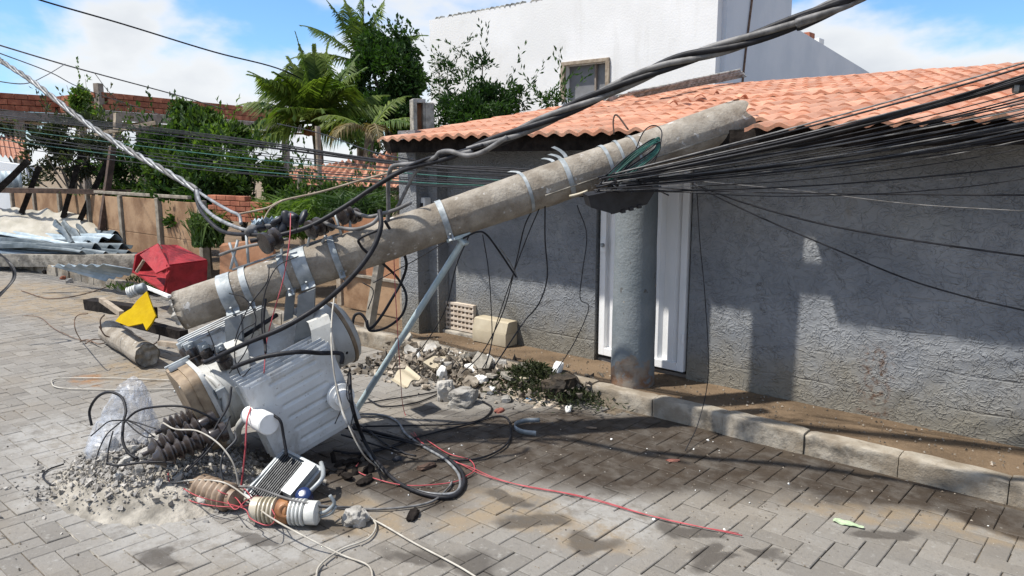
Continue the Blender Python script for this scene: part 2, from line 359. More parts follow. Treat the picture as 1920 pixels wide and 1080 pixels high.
M['brick'] = simple('hollow_red_brick', (.24, .08, .045), (.36, .14, .08), 5, .9, .004, 40, rnd_amt=.22)
M['mortar'] = simple('grey_mortar_concrete', (.20, .165, .135), (.29, .25, .215), 5, .9, .004, 40)
M['beige'] = simple('beige_plastic', (.40, .34, .24), (.47, .41, .30), 6, .6, .001, 40)
M['cream_vent'] = simple('cream_vent_block', (.50, .41, .32), (.6, .52, .43), 12, .8, .003, 50)
M['leaf_dark'] = leafmat('leaf_dark_green', (.018, .045, .012), (.04, .085, .02))
M['leaf_mid'] = leafmat('leaf_mid_green', (.03, .064, .018), (.068, .112, .028))
M['leaf_light'] = leafmat('leaf_light_green', (.06, .12, .02), (.12, .19, .04))
M['leaf_grey'] = leafmat('leaf_grey_green', (.035, .045, .03), (.07, .08, .05))
M['palm'] = leafmat('palm_green', (.065, .115, .025), (.14, .19, .042), .40)
M['weed'] = leafmat('wilted_weed_green', (.014, .022, .008), (.035, .045, .018), .1)
M['palm_dry'] = leafmat('palm_dry', (.12, .10, .05), (.2, .17, .09), .2)
M['bark'] = simple('grey_bark', (.10, .085, .065), (.2, .17, .13), 14, .9, .006, 40)
M['soil'] = simple('dark_wet_soil', (.02, .016, .012), (.06, .045, .03), 14, .85, .01, 60)
M['glass_dull'] = simple('dusty_dark_pane', (.14, .14, .145), (.19, .19, .195), 3, .35, 0, spec=.5)
M['heat'] = simple('dark_heat_sink', (.035, .037, .04), (.06, .062, .066), 20, .5, 0, .2, .4)
M['lamp_grey'] = simple('grey_cast_aluminium', (.24, .26, .27), (.32, .34, .35), 9, .45, .001, 40, .2, .5)
M['blue'] = simple('blue_plastic_cap', (.008, .022, .09), (.012, .035, .13), 9, .25, 0, spec=.5)
M['blue_scrap'] = simple('bright_blue_plastic', (.02, .2, .5), (.03, .28, .6), 9, .4, 0)
M['cloth_red'] = simple('red_rag', (.22, .075, .055), (.33, .15, .11), 9, .9, .003, 60)
M['paper_green'] = simple('pale_green_paper', (.32, .42, .25), (.42, .5, .33), 20, .8, .002, 60)
M['foam'] = simple('white_foam', (.68, .67, .63), (.8, .79, .76), 20, .8, .003, 60)
M['gravel'] = simple('grey_gravel', (.18, .165, .145), (.36, .34, .31), 30, .9, .003, 80, rnd_amt=.45)
M['debris'] = simple('mixed_plaster_debris', (.10, .08, .058), (.30, .26, .21), 14, .9, .003, 80, rnd_amt=.7)
def enamel(name, a, b, rough=.42):
    g = NG(name)
    col = g.mix(g.ramp(g.noise(5, 5), .35, .65), a, b)
    col = g.mix(g.math('MULTIPLY', g.ramp(g.noise(6, 6, .68, g.mapping((1, 1, .5), (3, 8, 1))), .46, .70), .62), col, (.22, .185, .14))
    col = g.mix(g.math('MULTIPLY', g.ramp(g.noise(42, 4, .7), .62, .70), .6), col, (.13, .10, .075))
    col = g.mix(g.math('MULTIPLY', g.ramp(g.noise(9, 5, .7, g.mapping((1, 1, 1), (13, 4, 6)), 1.2), .66, .70), .75), col, (.10, .055, .03))
    sc = g.noise(30, 3, .6, g.mapping((1.0, 1.0, 7.0), (1, 2, 3), (.5, .9, .2)))
    col = g.mix(g.math('MULTIPLY', g.ramp(sc, .66, .72), .5), col, (.62, .63, .63))
    return g.done(col, g.math('ADD', g.math('MULTIPLY', g.noise(8, 5), .4), rough - .15), g.bump(g.noise(16, 4), .003, .7), 0, .45)
M['tank'] = enamel('grimy_light_grey_enamel', (.42, .42, .40), (.51, .51, .48))
M['fin'] = enamel('grimy_radiator_enamel', (.50, .52, .525), (.57, .585, .585))
def bag_mat():
    g = NG('clear_plastic_film')
    t = g.n.new('ShaderNodeBsdfTransparent'); t.inputs[0].default_value = (.95, .96, .98, 1)
    g.done((.74, .77, .82), .3, g.bump(g.noise(14, 2, .5, None, .8), .05, .7), 0, .6)
    ms = g.n.new('ShaderNodeMixShader'); fac = g.ramp(g.noise(8, 3, .5, None, 1.0), .35, .75)
    g.link(g.math('ADD', g.math('MULTIPLY', fac, .30), .10), ms.inputs[0]); g.link(t.outputs[0], ms.inputs[1]); g.link(g.b.outputs[0], ms.inputs[2])
    g.link(ms.outputs[0], g.n['Material Output'].inputs[0])
    return g.m
M['bag'] = bag_mat()

# ------------------------------------------------------------------ building blocks
ORG = {}
def tag(o, label=None, cat=None, group=None, kind=None):
    if label: o['label'] = label
    if cat: o['category'] = cat
    if group: o['group'] = group
    if kind: o['kind'] = kind
    return o
def thing(name, label, cat, loc, group=None):
    o = bpy.data.objects.new(name, None); o.empty_display_size = .1
    o.location = loc; C.objects.link(o); ORG[o.name] = Vector(loc)
    return tag(o, label, cat, group)
def basis(axis, hint=Vector((0, 0, 1))):
    a = Vector(axis).normalized()
    if abs(a.dot(hint)) > .97: hint = Vector((1, 0, 0))
    e1 = (hint - a * hint.dot(a)).normalized(); e2 = a.cross(e1)
    return a, e1, e2
def spline(pts, n=6):
    pts = [Vector(p) for p in pts]
    if len(pts) < 3: return [pts[0].lerp(pts[-1], i / n) for i in range(n + 1)]
    P = [pts[0] * 2 - pts[1]] + pts + [pts[-1] * 2 - pts[-2]]
    out = []
    for i in range(1, len(P) - 2):
        a, b, c, d = P[i - 1:i + 3]
        for k in range(n):
            t = k / n
            out.append(.5 * ((2 * b) + (c - a) * t + (2 * a - 5 * b + 4 * c - d) * t * t + (3 * b - a - 3 * c + d) * t ** 3))
    out.append(pts[-1]); return out
class MB:
    def __init__(s): s.v, s.f = [], []
    def add(s, vs, fs):
        n = len(s.v); s.v += [Vector(v) for v in vs]; s.f += [tuple(i + n for i in f) for f in fs]; return s
    def box(s, c, size, X=None, Y=None, Z=None, taper=1.0):
        X = (X or Vector((1, 0, 0))); Y = (Y or Vector((0, 1, 0))); Z = (Z or Vector((0, 0, 1)))
        hx, hy, hz = size[0] / 2, size[1] / 2, size[2] / 2; c = Vector(c); vs = []
        for k in (-1, 1):
            t = 1.0 if k < 0 else taper
            for (i, j) in ((-1, -1), (1, -1), (1, 1), (-1, 1)): vs.append(c + X * (i * hx * t) + Y * (j * hy * t) + Z * (k * hz))
        return s.add(vs, [(3, 2, 1, 0), (4, 5, 6, 7), (0, 1, 5, 4), (1, 2, 6, 5), (2, 3, 7, 6), (3, 0, 4, 7)])
    def bbox(s, c, size, b=.006, X=None, Y=None, Z=None):   # box with chamfered edges all round its six faces
        X = (X or Vector((1, 0, 0))); Y = (Y or Vector((0, 1, 0))); Z = (Z or Vector((0, 0, 1)))
        bm = bmesh.new(); bmesh.ops.create_cube(bm, size=1)
        for v in bm.verts: v.co = Vector((v.co.x * size[0], v.co.y * size[1], v.co.z * size[2]))
        bmesh.ops.bevel(bm, geom=bm.edges[:], offset=b, segments=2, affect='EDGES', profile=.6)
        c = Vector(c); bm.verts.index_update()
        s.add([c + X * v.co.x + Y * v.co.y + Z * v.co.z for v in bm.verts], [tuple(v.index for v in f.verts) for f in bm.faces]); bm.free(); return s
    def tube(s, pts, r, seg=6, cap=True):
        pts = [Vector(p) for p in pts]; n0 = len(s.v); m = len(pts)
        T = [(pts[min(i + 1, m - 1)] - pts[max(i - 1, 0)]).normalized() for i in range(m)]
        _, e1, _ = basis(T[0])
        for i in range(m):
            e1 = (e1 - T[i] * e1.dot(T[i]))
            if e1.length < 1e-6: _, e1, _ = basis(T[i])
            e1.normalize(); e2 = T[i].cross(e1); rr = r[i] if isinstance(r, (list, tuple)) else r
            for k in range(seg):
                a = 2 * math.pi * k / seg; s.v.append(pts[i] + (e1 * math.cos(a) + e2 * math.sin(a)) * rr)
        for i in range(m - 1):
            for k in range(seg):
                a, b = n0 + i * seg + k, n0 + i * seg + (k + 1) % seg; s.f.append((a, b, b + seg, a + seg))
        if cap:
            s.f.append(tuple(n0 + k for k in reversed(range(seg)))); s.f.append(tuple(n0 + (m - 1) * seg + k for k in range(seg)))
        return s
    def lathe(s, p, axis, prof, seg=16, hint=Vector((0, 0, 1)), cap=True):   # prof: (distance along, radius)
        a, e1, e2 = basis(axis, hint); n0 = len(s.v); p = Vector(p)
        for (h, r) in prof:
            for k in range(seg):
                t = 2 * math.pi * k / seg; s.v.append(p + a * h + (e1 * math.cos(t) + e2 * math.sin(t)) * r)
        for i in range(len(prof) - 1):
            for k in range(seg):
                q, w = n0 + i * seg + k, n0 + i * seg + (k + 1) % seg; s.f.append((q, w, w + seg, q + seg))
        if cap:
            s.f.append(tuple(n0 + k for k in reversed(range(seg)))); s.f.append(tuple(n0 + (len(prof) - 1) * seg + k for k in range(seg)))
        return s
    def cyl(s, p0, p1, r0, r1=None, seg=14):
        p0, p1 = Vector(p0), Vector(p1); d = p1 - p0
        return s.lathe(p0, d, [(0, r0), (d.length, r0 if r1 is None else r1)], seg)
    def prism(s, poly, nrm, th):
        n = Vector(nrm).normalized() * th; m = len(poly)
        vs = [Vector(p) for p in poly] + [Vector(p) + n for p in poly]
        return s.add(vs, [tuple(range(m))[::-1], tuple(range(m, 2 * m))] + [(i, (i + 1) % m, m + (i + 1) % m, m + i) for i in range(m)])
    def grid(s, fn, nu, nv, th=0.0):
        n0 = len(s.v); pts = [[Vector(fn(i / nu, j / nv)) for j in range(nv + 1)] for i in range(nu + 1)]
        for row in pts: s.v += row
        w = nv + 1
        for i in range(nu):
            for j in range(nv): s.f.append((n0 + i * w + j, n0 + (i + 1) * w + j, n0 + (i + 1) * w + j + 1, n0 + i * w + j + 1))
        if th:
            n1 = len(s.v)
            for i in range(nu + 1):
                for j in range(nv + 1):
                    a = pts[min(i + 1, nu)][j] - pts[max(i - 1, 0)][j]; b = pts[i][min(j + 1, nv)] - pts[i][max(j - 1, 0)]
                    nn = a.cross(b); nn = nn.normalized() if nn.length > 1e-9 else Vector((0, 0, 1)); s.v.append(pts[i][j] - nn * th)
            for i in range(nu):
                for j in range(nv): s.f.append((n1 + i * w + j, n1 + i * w + j + 1, n1 + (i + 1) * w + j + 1, n1 + (i + 1) * w + j))
            edge = [(i, 0) for i in range(nu)] + [(nu, j) for j in range(nv)] + [(i, nv) for i in range(nu, 0, -1)] + [(0, j) for j in range(nv, 0, -1)]
            for q in range(len(edge)):
                (i, j), (k, l) = edge[q], edge[(q + 1) % len(edge)]
                a, b = i * w + j, k * w + l; s.f.append((n0 + b, n0 + a, n1 + a, n1 + b))
        return s
    def rock(s, c, r, sq=(1, 1, 1), sub=1, rough=.35, rot=None):
        bm = bmesh.new(); bmesh.ops.create_icosphere(bm, subdivisions=sub, radius=1); sd = Vector((ru(-50, 50), ru(-50, 50), ru(-50, 50)))
        q = rot or Matrix.Rotation(ru(0, 6.28), 3, Vector((rnd() - .5, rnd() - .5, rnd() - .5 + 1e-3)).normalized()); c = Vector(c); bm.verts.index_update(); vs = []
        for v in bm.verts:
            k = 1 + rough * (noise.noise(v.co * 1.3 + sd) * 1.3 + .6 * noise.noise(v.co * 3.1 + sd))
            p = v.co * k
            for ax in (0, 1, 2):                      # broken flats
                lim = .80 + .2 * noise.noise(sd + Vector((ax, ax, ax)))
                p[ax] = max(-lim - .15, min(lim, p[ax] + .25 * p[(ax + 1) % 3] * (1 if ax else -1)))
            p = q @ Vector((p.x * sq[0], p.y * sq[1], p.z * sq[2])); vs.append(c + p * r)
        s.add(vs, [tuple(v.index for v in f.verts) for f in bm.faces]); bm.free(); return s
    def build(s, name, mat, parent=None, smooth=False, org=None, ang=None):
        o0 = ORG[parent.name] if parent is not None else (Vector(org) if org is not None else Vector((0, 0, 0)))
        me = bpy.data.meshes.new(name); me.from_pydata([v - o0 for v in s.v], [], s.f); me.materials.append(mat if not isinstance(mat, str) else M[mat])
        if smooth:
            me.polygons.foreach_set('use_smooth', [True] * len(me.polygons))
            if ang: me.set_sharp_from_angle(angle=math.radians(ang))
        me.update(); o = bpy.data.objects.new(name, me); C.objects.link(o)
        if parent is not None: o.parent = parent
        else: o.location = o0
        ORG[o.name] = o0; return o
def inst(name, me, parent, loc, rot=None, scale=None):
    o = bpy.data.objects.new(name, me); C.objects.link(o); o.parent = parent
    o.location = Vector(loc) - ORG[parent.name]
    if rot is not None: o.rotation_euler = rot
    if scale is not None: o.scale = scale
    return o

# ------------------------------------------------------------------ ground, street, kerb, pavement
YK, YW, ZP = 4.25, 4.80, 0.12
mb = MB(); mb.add([(-400, -400, -.06), (400, -400, -.06), (400, 400, -.06), (-400, 400, -.06)], [(0, 1, 2, 3)])
tag(mb.build('ground', 'ground'), kind='structure')
mb = MB()
mb.grid(lambda u, v: (-24 + 30 * u, -3 + (YK + 3) * v, -.008 + .005 * noise.noise(Vector((u * 90, v * 25, 0)))), 150, 40)
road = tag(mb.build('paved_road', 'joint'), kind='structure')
def paver_mesh(w, l, h=.03, c=.0032):
    m = MB(); x, y = l / 2, w / 2
    vs = [(-x, -y, -h), (x, -y, -h), (x, y, -h), (-x, y, -h), (-x, -y, -c), (x, -y, -c), (x, y, -c), (-x, y, -c),
          (-x + c, -y + c, 0), (x - c, -y + c, 0), (x - c, y - c, 0), (-x + c, y - c, 0)]
    fs = [(8, 9, 10, 11)]
    for i in range(4):
        j = (i + 1) % 4; fs += [(i, j, 4 + j, 4 + i), (4 + i, 4 + j, 8 + j, 8 + i)]
    return vs, fs
PW = .1
pv, pf = paver_mesh(PW - .0034, 2 * PW - .0034)
cells = []
x0, y0 = -200, -25
for i in range(x0, 45):
    for j in range(y0, 43):
        c = (i - j) % 4
        if c == 0: cells.append(((i + 1) * PW, (j + .5) * PW, 0))
        elif c == 3: cells.append(((i + .5) * PW, (j + 1) * PW, 1))
cells = [c for c in cells if c[1] < YK - .06]
def visible(p):
    x, y, z = proj(p); return z > .3 and -40 < x < 1960 and -40 < y < 1120
order = sorted(range(len(cells)), key=lambda k: (0 if visible((cells[k][0], cells[k][1], 0)) else 1, (Vector((cells[k][0], cells[k][1], 0)) - O).length))
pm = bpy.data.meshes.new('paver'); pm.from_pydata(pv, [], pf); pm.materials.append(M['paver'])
big = MB()
for n_, k in enumerate(order):
    x, y, vert = cells[k]
    sag = .006 * noise.noise(Vector((x * 1.3, y * 1.3, 3))) + ru(-.002, .002)
    rx, ry, rz = ru(-.012, .012), ru(-.012, .012), (math.pi / 2 if vert else 0) + ru(-.012, .012)
    loc = Vector((x + ru(-.0015, .0015), y + ru(-.0015, .0015), sag))
    if n_ < 300: inst('paver', pm, road, loc, (rx, ry, rz))
    else:
        R = Matrix.Rotation(rz, 3, 'Z') @ Matrix.Rotation(ry, 3, 'Y') @ Matrix.Rotation(rx, 3, 'X')
        big.add([R @ Vector(v) + loc for v in pv], pf)
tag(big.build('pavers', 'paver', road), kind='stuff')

kerb = MB()
kerb.box((-9, YK + .055, .03), (30, .06, .1))
kerb = tag(kerb.build('kerb', 'kerb'), kind='structure')
x = 3.0; k = 0
while x > -23:
    L = .5 if x > -6.4 else .42
    if not (-9.6 < x < -8.4):
        m = MB(); n0 = Vector((x * 3, 1, 4)); dz, dy = ru(-.008, .008), ru(-.008, .006)
        if x < -9: dy += -.28 - .06 * max(0, -x - 11.5); dz += .02
        def kf(u, v, L=L, x=x, dz=dz, dy=dy):
            prof = [(0, -.05), (0, .03), (0, .075), (.001, .112), (.007, .119), (.05, .121), (.10, .121), (.105, .06)]
            q = v * (len(prof) - 1); i = min(int(q), len(prof) - 2); a, b = prof[i], prof[i + 1]; t = q - i
            py, pz = a[0] + (b[0] - a[0]) * t, a[1] + (b[1] - a[1]) * t
            X = x - L + .0025 + (L - .005) * u
            e = min(u, 1 - u); ch = .006 * max(0, 1 - e / .03)
            nn = noise.noise(Vector((X * 9, py * 30, pz * 30))) * .006 + noise.noise(Vector((X * 3, py * 9, pz * 9))) * .006
            return (X, YK + py + dy + nn + ch * .4, pz + (dz - ch if pz > .06 else 0) + nn * .7)
        m.grid(kf, 14, 14)
        m.add([kf(0, q / 7) for q in range(8)], [tuple(range(8))]); m.add([kf(1, q / 7) for q in range(8)], [tuple(reversed(range(8)))])
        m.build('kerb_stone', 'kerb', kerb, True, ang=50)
    x -= L; k += 1
mb = MB()
mb.grid(lambda u, v: (-24 + 27 * u, YK + .095 + (YW + .02 - YK - .095) * v, ZP - .012 + .008 * noise.noise(Vector((u * 80, v * 5, 2))) + .012 * v), 200, 8)
mb.add([(-24, 3.2, ZP - .008), (-12.5, 3.98, ZP - .008), (-9.6, 4.06, ZP - .008), (-9.6, YK + .11, ZP - .008), (-24, YK + .11, ZP - .008)], [(0, 1, 2, 3, 4)])
mb.add([(-24, YW, ZP - .05), (-5.3, YW, ZP - .05), (-5.3, 14, ZP - .05), (-24, 14, ZP - .05)], [(0, 1, 2, 3)])
tag(mb.build('pavement', 'dirt', None, True), kind='structure')

# ------------------------------------------------------------------ grey house
XE, YE, ZE, YR, ZR = -5.27, 4.25, 1.86, 9.1, 2.62
house = thing('grey_house', 'low grey roughcast house under a salmon tiled roof behind the kerb', 'house', (-1.5, YW, ZP))
XDL, XDR = -3.36, -2.555
w = MB()
def wallbox(xa, xb, ya=YW, yb=YW + .15, za=.05, zb=1.93):
    w.box(((xa + xb) / 2, (ya + yb) / 2, (za + zb) / 2), (xb - xa, yb - ya, zb - za))
wallbox(-5.33, XDL); wallbox(XDR, 3.2)
for xg in (-5.33, 3.05): w.prism([(xg, YW + .15, .05), (xg, 9.2, .05), (xg, 9.2, 2.5), (xg, YW + .15, 1.82)], (1, 0, 0), .15)
w.box((-1.1, 9.26, 1.25), (8.4, .12, 2.4))
wall = w.build('wall', 'wall', house)
w = MB(); w.box((-5.225, 4.66, 1.0), (.23, .25, 1.86)); w.build('pillar', 'wall', house)
w = MB(); w.box((-5.05, 4.735, .98), (.12, .124, 1.80)); w.build('pillar', 'wall', house)
sl = (ZR - ZE) / (YR - YE); up = Vector((0, YR - YE, ZR - ZE)).normalized(); nrm = Vector((0, -up.z, up.y))
w = MB(); LEN = (Vector((0, YR, ZR)) - Vector((0, YE, ZE))).length
w.box(Vector((-1.06, (YE + YR) / 2 + .1, (ZE + ZR) / 2 - .04)), (8.3, LEN - .3, .025), Vector((1, 0, 0)), up, nrm)
w.box(Vector((-1.1, YR + 2.2, ZR - .45)), (8.6, 4.6, .03), Vector((1, 0, 0)), Vector((0, .98, -.17)).normalized(), Vector((0, .17, .98)).normalized())
roof = w.build('roof', 'timber_dark', house)
w = MB(); w.box((-1.1, 4.40, 1.79), (8.4, .05, .11)); w.build('eave_beam', 'timber_dark', house)
TW, TL = .133, .355
def tile_verts(nx=8):
    vs = []; fs = []
    for k in range(nx + 1):
        u = k / nx; xx = (u - .5) * TW * 1.06
        h = .0125 * math.cos((u - .5) * 2 * math.pi) ; h = h if h > -.014 else -.014 + (h + .014) * .3
        for (yy, lift) in ((0.0, .013), (.12, .010), (TL + .03, .001)): vs.append((xx, yy, h * (1.0 if yy < .2 else .92) + lift))
        vs.append((xx, 0.0, h - .010))
    for k in range(nx):
        a, b = k * 4, (k + 1) * 4
        fs += [(a, b, b + 1, a + 1), (a + 1, b + 1, b + 2, a + 2), (a + 3, b + 3, b, a)]
    return vs, fs
tv, tf = tile_verts()
tm = bpy.data.meshes.new('tile'); tm.from_pydata(tv, [], tf); tm.materials.append(M['tile'])
tm.polygons.foreach_set('use_smooth', [True] * len(tf)); tm.set_sharp_from_angle(angle=math.radians(50))
Rroof = Matrix(((1, 0, 0), (0, up.y, nrm.y), (0, up.z, nrm.z)))
tiles = []
nrow = int(LEN / TL) + 1
for r_ in range(nrow):
    for c_ in range(64):
        xx = XE + .06 + c_ * TW; d = r_ * TL
        if d > LEN - .1: continue
        p = Vector((xx, YE, ZE)) + up * d + nrm * -.012
        pp = proj(p)
        # tiles torn off where the pole struck the eave
        if 1265 < pp[0] < 1385 and d < .2: continue
        if r_ == 1 and 1290 < pp[0] < 1360 and rnd() < .6: continue
        vis = -30 < pp[0] < 1950 and -20 < pp[1] < 400
        tiles.append((0 if vis else 1, pp[2], p, r_))
tiles.sort(key=lambda t: (t[0], t[1]))
joined = MB()
for n_, (vz, dd, p, r_) in enumerate(tiles):
    sag = .012 * noise.noise(Vector((p.x * 1.1, p.y * .9, 5))) + ru(-.002, .002) + (.014 if r_ == 6 and rnd() < .9 else 0)
    p = p + nrm * sag; tw = ru(-.02, .02)
    R = Rroof @ Matrix.Rotation(tw, 3, 'Z') @ Matrix.Rotation(ru(-.012, .012), 3, 'X')
    if n_ < 300: inst('tile', tm, roof, p, R.to_euler())
    else: joined.add([R @ Vector(v) + p for v in tv], tf)
tag(joined.build('tiles', 'tile', roof, True, ang=50), kind='stuff')
# door
door = MB(); yd = YW + .02; zb, zt = ZP + .045, 1.9
yaw = math.radians(-3); dX = Vector((math.cos(yaw), math.sin(yaw), 0)); dY = Vector((-math.sin(yaw), math.cos(yaw), 0)); dc = Vector(((XDL + XDR) / 2, yd, 0)); W = XDR - XDL - .04
def dp(u, y, z): return dc + dX * (u * W / 2) + dY * y + Vector((0, 0, z))
prof = []
for q in range(5):
    a = -.86 + q * .344; prof += [(a, .03), (a + .06, .03), (a + .11, .0), (a + .23, .0), (a + .29, .03)]
prof = [p for p in prof if p[0] < .9]
for i in range(len(prof) - 1):
    (a, ya), (b, yb) = prof[i], prof[i + 1]
    door.add([dp(a, ya, zb + .05), dp(b, yb, zb + .05), dp(b, yb, zt), dp(a, ya, zt)], [(0, 1, 2, 3)])
dobj = door.build('door', 'door', house)
fr = MB()
for (u, ww) in ((-.93, .055), (.93, .05)): fr.bbox(dp(u, .01, (zb + zt) / 2), (ww, .045, zt - zb), .004, dX, dY)
fr.bbox(dp(0, .01, zb + .03), (W * .86, .045, .06), .004, dX, dY)
ORG[dobj.name] = ORG[house.name]
fr.build('door_frame', 'door', dobj)
lk = MB(); lk.bbox(dp(-.9, -.016, 1.03), (.05, .02, .11), .004, dX, dY); lk.build('lock_plate', 'door', dobj)
lk = MB(); lk.lathe(dp(-.9, -.03, 1.03), -dY, [(0, .016), (.012, .016), (.014, .008)], 12); lk.build('lock', 'galv', dobj)
lk = MB(); lk.cyl(dp(.985, -.02, .38), dp(.985, -.02, .45), .011); lk.build('hinge', 'door', dobj)
fl = MB(); fl.box(((XDL + XDR) / 2, 5.4, ZP - .01), (XDR - XDL, 1.1, .05)); fl.box(((XDL + XDR) / 2, 5.9, 1.0), (1.2, .06, 2)); fl.build('doorway_floor', 'mortar', house)
# vent block and meter box
def wall_rect(pa, pb, y): a = Yp(*pa, y); b = Yp(*pb, y); return a, b
vent = thing('vent_block', 'cream vent grille with rows of square holes low in the wall', 'vent', Yp(850, 625, YW))
a, b = wall_rect((817, 563), (888, 622), YW - .03); z1, z0, xa, xb = a.z, b.z, a.x, b.x
m = MB(); nh, nv_ = 10, 5
zlo, zhi = Yp(817, 608, YW - .03).z, a.z
zlo = min(zlo, zhi - .2)
for i in range(nh + 1): m.box((xa + (xb - xa) * i / nh, YW - .02, (zlo + zhi) / 2), (.014, .036, zhi - zlo))
m.build('upright', 'cream_vent', vent)
m = MB()
for j in range(nv_ + 1): m.box(((xa + xb) / 2, YW - .021, zlo + (zhi - zlo) * j / nv_), (xb - xa + .016, .042, .02))
m.build('crossbar', 'cream_vent', vent)
m = MB(); m.box(((xa + xb) / 2, YW - .0025, (zlo + zhi) / 2), (xb - xa, .004, zhi - zlo)); m.build('shaft', 'timber_dark', vent)  # thin dark sheet on the wall, its colour standing for shade in the holes
m = MB(); m.bbox(((xa + xb) / 2 + .05, YW - .045, zlo - .055), (xb - xa + .22, .08, .075), .01); o = m.build('cement_ledge', 'concrete_dirty', vent)
a, b = Yp(885, 595, YW - .16), Yp(948, 655, YW - .16)
bx = thing('beige_box', 'beige plastic box cover standing against the wall beside the vent grille', 'box', (a.x, YW - .1, ZP))
m = MB(); cxm = (a.x + b.x) / 2; m.bbox((cxm, YW - .085, ZP + (a.z - ZP) * .27), (b.x - a.x, .15, (a.z - ZP) * .54), .008); m.build('base', 'beige', bx, True, ang=35)
m = MB(); hh = (a.z - ZP); m.prism([(a.x, YW - .155, ZP + hh * .545), (a.x, YW - .13, ZP + hh * .96), (a.x, YW - .11, ZP + hh), (a.x, YW - .01, ZP + hh), (a.x, YW - .01, ZP + hh * .545)], (1, 0, 0), b.x - a.x); m.build('cover', 'beige', bx)
a = Yp(779, 383, 4.55)
mt = thing('meter_box', 'small white electricity meter box on the grey corner pillar', 'meter', a)
m = MB(); m.bbox(a + Vector((0, .08, 0)), (.15, .08, .12), .012); m.build('case', 'white', mt)
m = MB(); m.bbox(a + Vector((.03, .035, -.01)), (.055, .01, .045), .004); m.build('window', 'black_plastic', mt)

# loose fibre-cement pieces on the roof
def roofp(px, py, lift=.03):
    r = ray(px, py); n = nrm; q = Vector((0, YE, ZE)); t = (q - O).dot(n) / r.dot(n); return O + r * t + n * lift
def corr_sheet(name, label, cat, A, B, Cc, Dd, waves, amp, mat, th=.006, group=None, nv=8, bend=0.0, parent=None, edge=0.0):
    m = MB(); A, B, Cc, Dd = map(Vector, (A, B, Cc, Dd)); n = (B - A).cross(Dd - A).normalized(); sd = ru(0, 99)
    def fn(u, v):
        p = A.lerp(B, u).lerp(Dd.lerp(Cc, u), v)
        return p + n * (amp * math.sin(u * waves * 2 * math.pi) + bend * math.sin(v * 3.0 + u * 4 + sd) + edge * noise.noise(Vector((u * 3 + sd, v * 3, 0))))
    m.grid(fn, max(8, int(waves * 8)), nv, th)
    o = m.build(name, mat, None, True, (A + B + Cc + Dd) / 4, ang=60)
    return tag(o, label, cat, group)
A = roofp(1195, 192, .05); B = roofp(1400, 152, .05)
corr_sheet('ridge_sheet', 'long grey fibre-cement ridge sheet lying loose across the salmon roof', 'roof sheet', A + Vector((.12, -.35, 0.02)), A, B, B + Vector((.05, -.3, .06)), 5, .012, 'fibro', .008, nv=10, edge=.02)
A = roofp(1120, 197, .05); B = roofp(1175, 186, .05)
corr_sheet('broken_sheet', 'small broken grey sheet piece lying under the thick cable on the roof', 'roof sheet', A, A + Vector((0, .4, .07)), B + Vector((0, .4, .08)), B, 2, .012, 'fibro', .008, nv=6, edge=.04)

for k, (px, py, lab) in enumerate(((1262, 203, 'broken tile shard left of the crushed notch in the eave'), (1285, 196, 'broken tile shard at the middle of the crushed notch'), (1312, 190, 'broken tile shard standing above the crushed notch'), (1392, 192, 'broken tile shard on top of the broken pole end'), (1404, 218, 'broken tile shard tipped against the broken pole end'), (1340, 183, 'small loose tile shard on the roof above the pole'))):
    p = roofp(px, py, .04); m = MB(); A_, e1, e2 = basis(c2w(.8, ru(-.4, .2), ru(-.3, .3)).normalized(), Vector((ru(-.3, .3), -.4, 1)).normalized()); L_ = ru(.06, .10)
    m.grid(lambda u, v: p + A_ * (L_ * (u - .5)) + e2 * (.10 * (v - .5) * (1 - .5 * u)) + e1 * (.02 * math.cos((u - .5) * 4)), 6, 2, .008)
    tag(m.build('tile_shard', 'tile', None, True, p, ang=40), lab, 'tile shard', 'broken tiles where the pole struck the eave')
# ------------------------------------------------------------------ standing stump of the pole
ps = G(1185, 727, ZP); dr = Vector((ps.x, ps.y, 0)).normalized(); pc = Vector((ps.x, ps.y, 0)) + dr * .15
stump = MB(); HS = 1.60
def sf(u, v):
    a = u * 2 * math.pi; z = ZP - .08 + (HS - ZP + .08) * v
    r = .153 - .012 * v + .003 * noise.noise(Vector((math.cos(a) * 2, math.sin(a) * 2, z * 4)))
    zz = z + (.06 * noise.noise(Vector((math.cos(a) * 3, math.sin(a) * 3, 7))) if v > .97 else 0)
    return (pc.x + r * math.cos(a), pc.y + r * math.sin(a), zz)
stump.grid(sf, 36, 40)
stump.lathe((pc.x, pc.y, HS - .08), (0, 0, 1), [(0, .145), (.03, .09), (.01, .02)], 18)
tag(stump.build('post_stump', 'post', None, True, (pc.x, pc.y, ZP)), 'round grey painted concrete post with peeling base in front of the white door', 'post')

